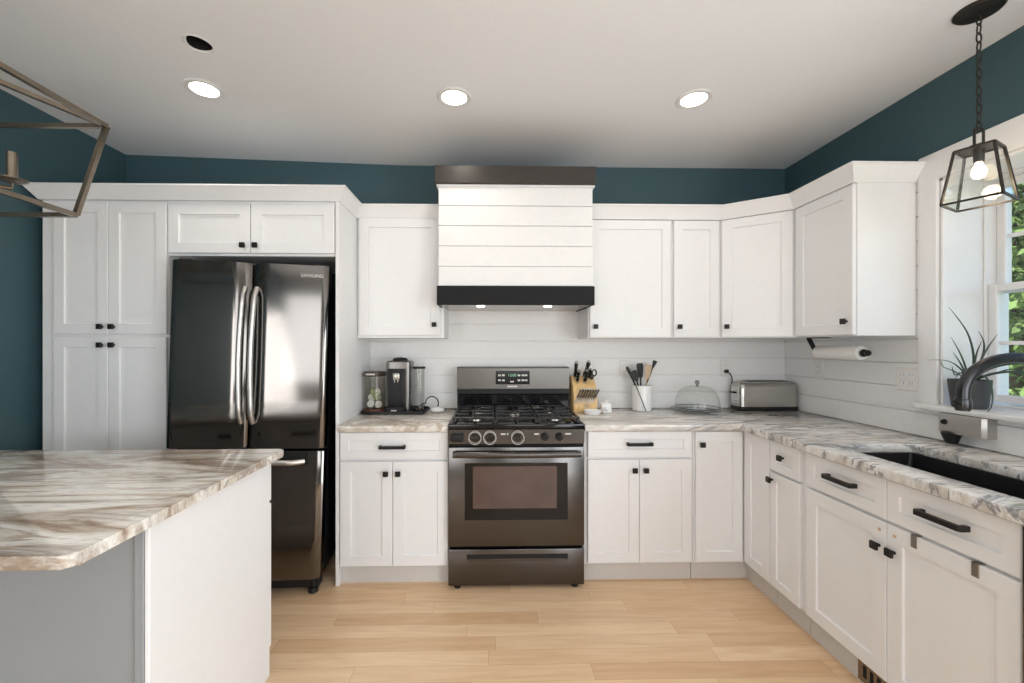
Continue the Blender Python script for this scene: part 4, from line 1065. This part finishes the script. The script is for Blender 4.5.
emit('loop', MB().tube([(ux - .101 + .006 * math.cos(a), uy - .052, 1.193 + .010 * math.sin(a)) for a in (2 * math.pi * j / 14 for j in range(14))], .002, 6, True), M_blackplastic, t_)

# ------------------------------------------------------------------ cake stand with dome
gx, gy = 1.388, 2.825
t = thing('cake_stand', 'low glass cake plate with clear dome near the corner', 'cake stand', (gx, gy, Zc))
emit('plate', MB().lathe([(.001, .0), (.075, .0), (.085, .006), (.160, .022), (.163, .028), (.158, .030), (.080, .020), (.001, .020)], (gx, gy, Zc + .0005), 48), M_darkglass, t)
do = MB()
op = []; ip = []
for k in range(13):
    a = R(90) * k / 12
    op.append((max(.002, .142 * math.cos(a) ** .55), .033 + .146 * math.sin(a)))
for r_, z_ in op[::-1]: ip.append((max(.0015, r_ - .0025), z_ - .0025 if z_ > .04 else z_))
do.lathe([(r_, Zc + z_) for r_, z_ in op + ip], (gx, gy, 0), 48, cap=False)
d_ = emit('dome', do, M_glass, t)
emit('dome_rim', MB().tube([(gx + .142 * math.cos(a), gy + .142 * math.sin(a), Zc + .0345) for a in (2 * math.pi * j / 48 for j in range(48))], .003, 8, True), M_darkglass, d_)
emit('dome_knob', MB().lathe([(.009, .177), (.007, .184), (.012, .192), (.0155, .203), (.011, .214), (.001, .217)], (gx, gy, Zc), 20), M_darkglass, d_)

# ------------------------------------------------------------------ toaster
tx0, tx1, ty0, ty1, tz0, tz1 = 1.705, 2.118, 2.862, 3.005, .922, 1.118
t = thing('toaster', 'long brushed steel toaster in the counter corner', 'toaster', ((tx0 + tx1) / 2, (ty0 + ty1) / 2, Zc))
def tsec(x0, x1, y0, y1, z): return [V((x, y, z)) for x, y in rounded([(x0, y0), (x1, y0), (x1, y1), (x0, y1)], .028, [0, 1, 2, 3], 5)]
emit('base', MB().loft([tsec(tx0 + .006, tx1 - .006, ty0 + .006, ty1 - .006, Zc + .0006), tsec(tx0, tx1, ty0, ty1, Zc + .012), tsec(tx0 + .002, tx1 - .002, ty0 + .002, ty1 - .002, Zc + .030)]), M_blackplastic, t)
hs = [(0.004, Zc + .028), (.003, Zc + .15), (.006, Zc + .178), (.014, Zc + .193), (.028, Zc + .200), (.045, Zc + .202)]
sh = emit('shell', MB().loft([tsec(tx0 + i, tx1 - i, ty0 + i, ty1 - i, z) for i, z in hs]), M_steel, t)
for y in (2.908, 2.955): emit('slot', MB().box(tx0 + .07, tx1 - .05, y - .012, y + .012, Zc + .2, Zc + .2032, .001), M_dark, t)
emit('end_plate', MB().box(tx0 - .0015, tx0 + .01, ty0 + .028, ty1 - .028, Zc + .045, Zc + .165, .004), M_handle, t)
emit('lever', MB().box(tx0 - .030, tx0, ty0 + .040, ty0 + .085, Zc + .118, Zc + .130, .004), M_blackplastic, t)
emit('dial', MB().cyl((tx0 - .001, ty0 + .055, Zc + .075), (tx0 - .016, ty0 + .055, Zc + .075), .014, .012, 18), M_handle, t)
emit('plug', MB().box(1.682, 1.706, SF - .034, SF - .008, 1.166, 1.190, .004), M_cord, t)
emit('power_cord', MB().tube([(1.694, SF - .030, 1.174), (1.706, SF - .042, 1.165), (1.722, SF - .040, 1.135), (1.730, SF - .028, 1.10), (1.728, SF - .022, 1.07), (1.728, SF - .020, 1.03), (1.735, ty1 - .004, Zc + .06)], .0042, 8), M_cord, t)

# ------------------------------------------------------------------ plant on the sill
qx, qy = 2.156, 1.868
t = thing('potted_plant', 'grassy dark leaved plant in dark grey pot on the window sill', 'plant', (qx, qy, WZ0))
emit('pot', MB().lathe([(.001, .0005), (.053, .0005), (.058, .006), (.070, .118), (.070, .128), (.066, .128), (.063, .112), (.001, .110)], (qx, qy, WZ0), 36), M_pot, t)
emit('soil', MB().lathe([(.001, .1), (.063, .1), (.064, .117), (.001, .119)], (qx, qy, WZ0), 24), M_soil, t)
def leaf(pts, w=.007):
    pts = [V(p) for p in pts]
    sm = []
    for i in range(len(pts) - 1):
        p0 = pts[max(i - 1, 0)]; p1 = pts[i]; p2 = pts[i + 1]; p3 = pts[min(i + 2, len(pts) - 1)]
        for k in range(5):
            u = k / 5
            sm.append(.5 * ((2 * p1) + (p2 - p0) * u + (2 * p0 - 5 * p1 + 4 * p2 - p3) * u * u + (3 * p1 - p0 - 3 * p2 + p3) * u ** 3))
    sm.append(pts[-1]); n = len(sm)
    emit('leaf', MB().tube(sm, [max(.0008, w * (1 - (i / (n - 1)) ** 2.2) * .55 + .0006) for i in range(n)], 6, flat=.6), M_leaf, t)
z0_ = WZ0 + .12
def L3(dx, dy, dz): return (qx + dx, qy + dy, WZ0 + dz)
base = L3(0, 0, .118)
leaf([base, L3(.02, 0, .22), L3(-.01, .0, .34), L3(-.095, .0, .455)], .009)
leaf([base, L3(.02, -.03, .22), L3(.02, -.04, .29), L3(-.005, -.04, .345)], .008)
leaf([base, L3(-.02, .0, .19), L3(-.045, .0, .25), L3(-.085, .0, .32)], .007)
leaf([base, L3(-.025, .0, .17), L3(-.05, .0, .215), L3(-.075, .0, .25)], .007)
leaf([base, L3(-.04, .0, .175), L3(-.10, .0, .212), L3(-.195, .0, .216)], .007)
leaf([base, L3(-.06, -.02, .16), L3(-.10, -.03, .15), L3(-.125, -.04, .19)], .007)
leaf([base, L3(-.07, .0, .165), L3(-.12, .0, .185), L3(-.14, -.01, .21)], .006)
leaf([base, L3(.02, -.06, .18), L3(.05, -.14, .205), L3(.06, -.24, .18)], .017)
leaf([base, L3(.03, -.07, .16), L3(.05, -.15, .165), L3(.05, -.24, .10)], .016)
leaf([base, L3(.03, -.05, .15), L3(.06, -.13, .18), L3(.07, -.20, .09)], .009)
leaf([base, L3(-.02, -.07, .15), L3(-.03, -.11, .10), L3(-.045, -.12, .02), L3(-.055, -.09, -.022)], .007)
leaf([base, L3(-.02, -.05, .19), L3(.0, -.07, .27), L3(.02, -.09, .33)], .008)
leaf([base, L3(-.05, -.04, .15), L3(-.09, -.05, .165), L3(-.13, -.05, .13)], .006)
leaf([base, L3(.0, -.05, .17), L3(.01, -.10, .20), L3(.02, -.16, .20)], .008)
leaf([base, L3(.04, .02, .17), L3(.07, .03, .25), L3(.08, .02, .30)], .008)

# ------------------------------------------------------------------ outdoors beyond the window
struct('ground', MB().box(RW + .05, 40, -20, 40, -.6, -.5), M_lawn, 'green lawn outside the window', 'ground')
struct('driveway', MB().box(4.2, 7.2, -20, 40, -.499, -.47), M_drive, 'pale gravel drive outside the window', 'driveway')
def tree(x, y, h, rad, n, seed, lb, sz=.10):
    rnd = random.Random(seed)
    t = thing('garden_tree', lb, 'tree', (x, y, -.5), 0, 'trees outside the window')
    emit('trunk', MB().tube([(x, y, -.5), (x + .1, y, h * .3), (x, y + .1, h * .6)], [.16, .12, .05], 10), M_bark, t)
    m = MB(); bm = m.bm
    for k in range(n):
        while True:
            p = V((rnd.uniform(-1, 1), rnd.uniform(-1, 1), rnd.uniform(-1, 1)))
            if .25 < p.length < 1: break
        lump = .85 + .25 * math.sin(p.x * 7 + seed) * math.sin(p.y * 6) * math.sin(p.z * 8)
        c = V((x + p.x * rad * lump, y + p.y * rad * lump, h * .5 + p.z * h * .5 * lump))
        q = V((rnd.gauss(0, 1), rnd.gauss(0, 1), rnd.gauss(0, 1) + .6)).normalized()
        a = q.orthogonal().normalized(); a = Matrix.Rotation(rnd.uniform(0, 6.28), 3, q) @ a; b = q.cross(a); s_ = sz * rnd.uniform(.6, 1.2)
        vs = [bm.verts.new(c + a * s_ * u + b * s_ * .55 * v + q * s_ * w) for u, v, w in ((-1, 0, 0), (-.2, -.8, .12), (1, 0, -.1), (-.2, .8, .12))]
        bm.faces.new(vs)
    emit('foliage', m, M_tree, t)
tree(8.9, 7.0, 8.5, 2.4, 30000, 3, 'leafy green tree seen through the sink window')
tree(9.5, 12.2, 8.6, 2.4, 20000, 5, 'leafy green tree beyond the drive, furthest from the patio door')
tree(9.6, 1.6, 8.0, 2.4, 18000, 9, 'leafy green tree beyond the drive, nearest the patio door')
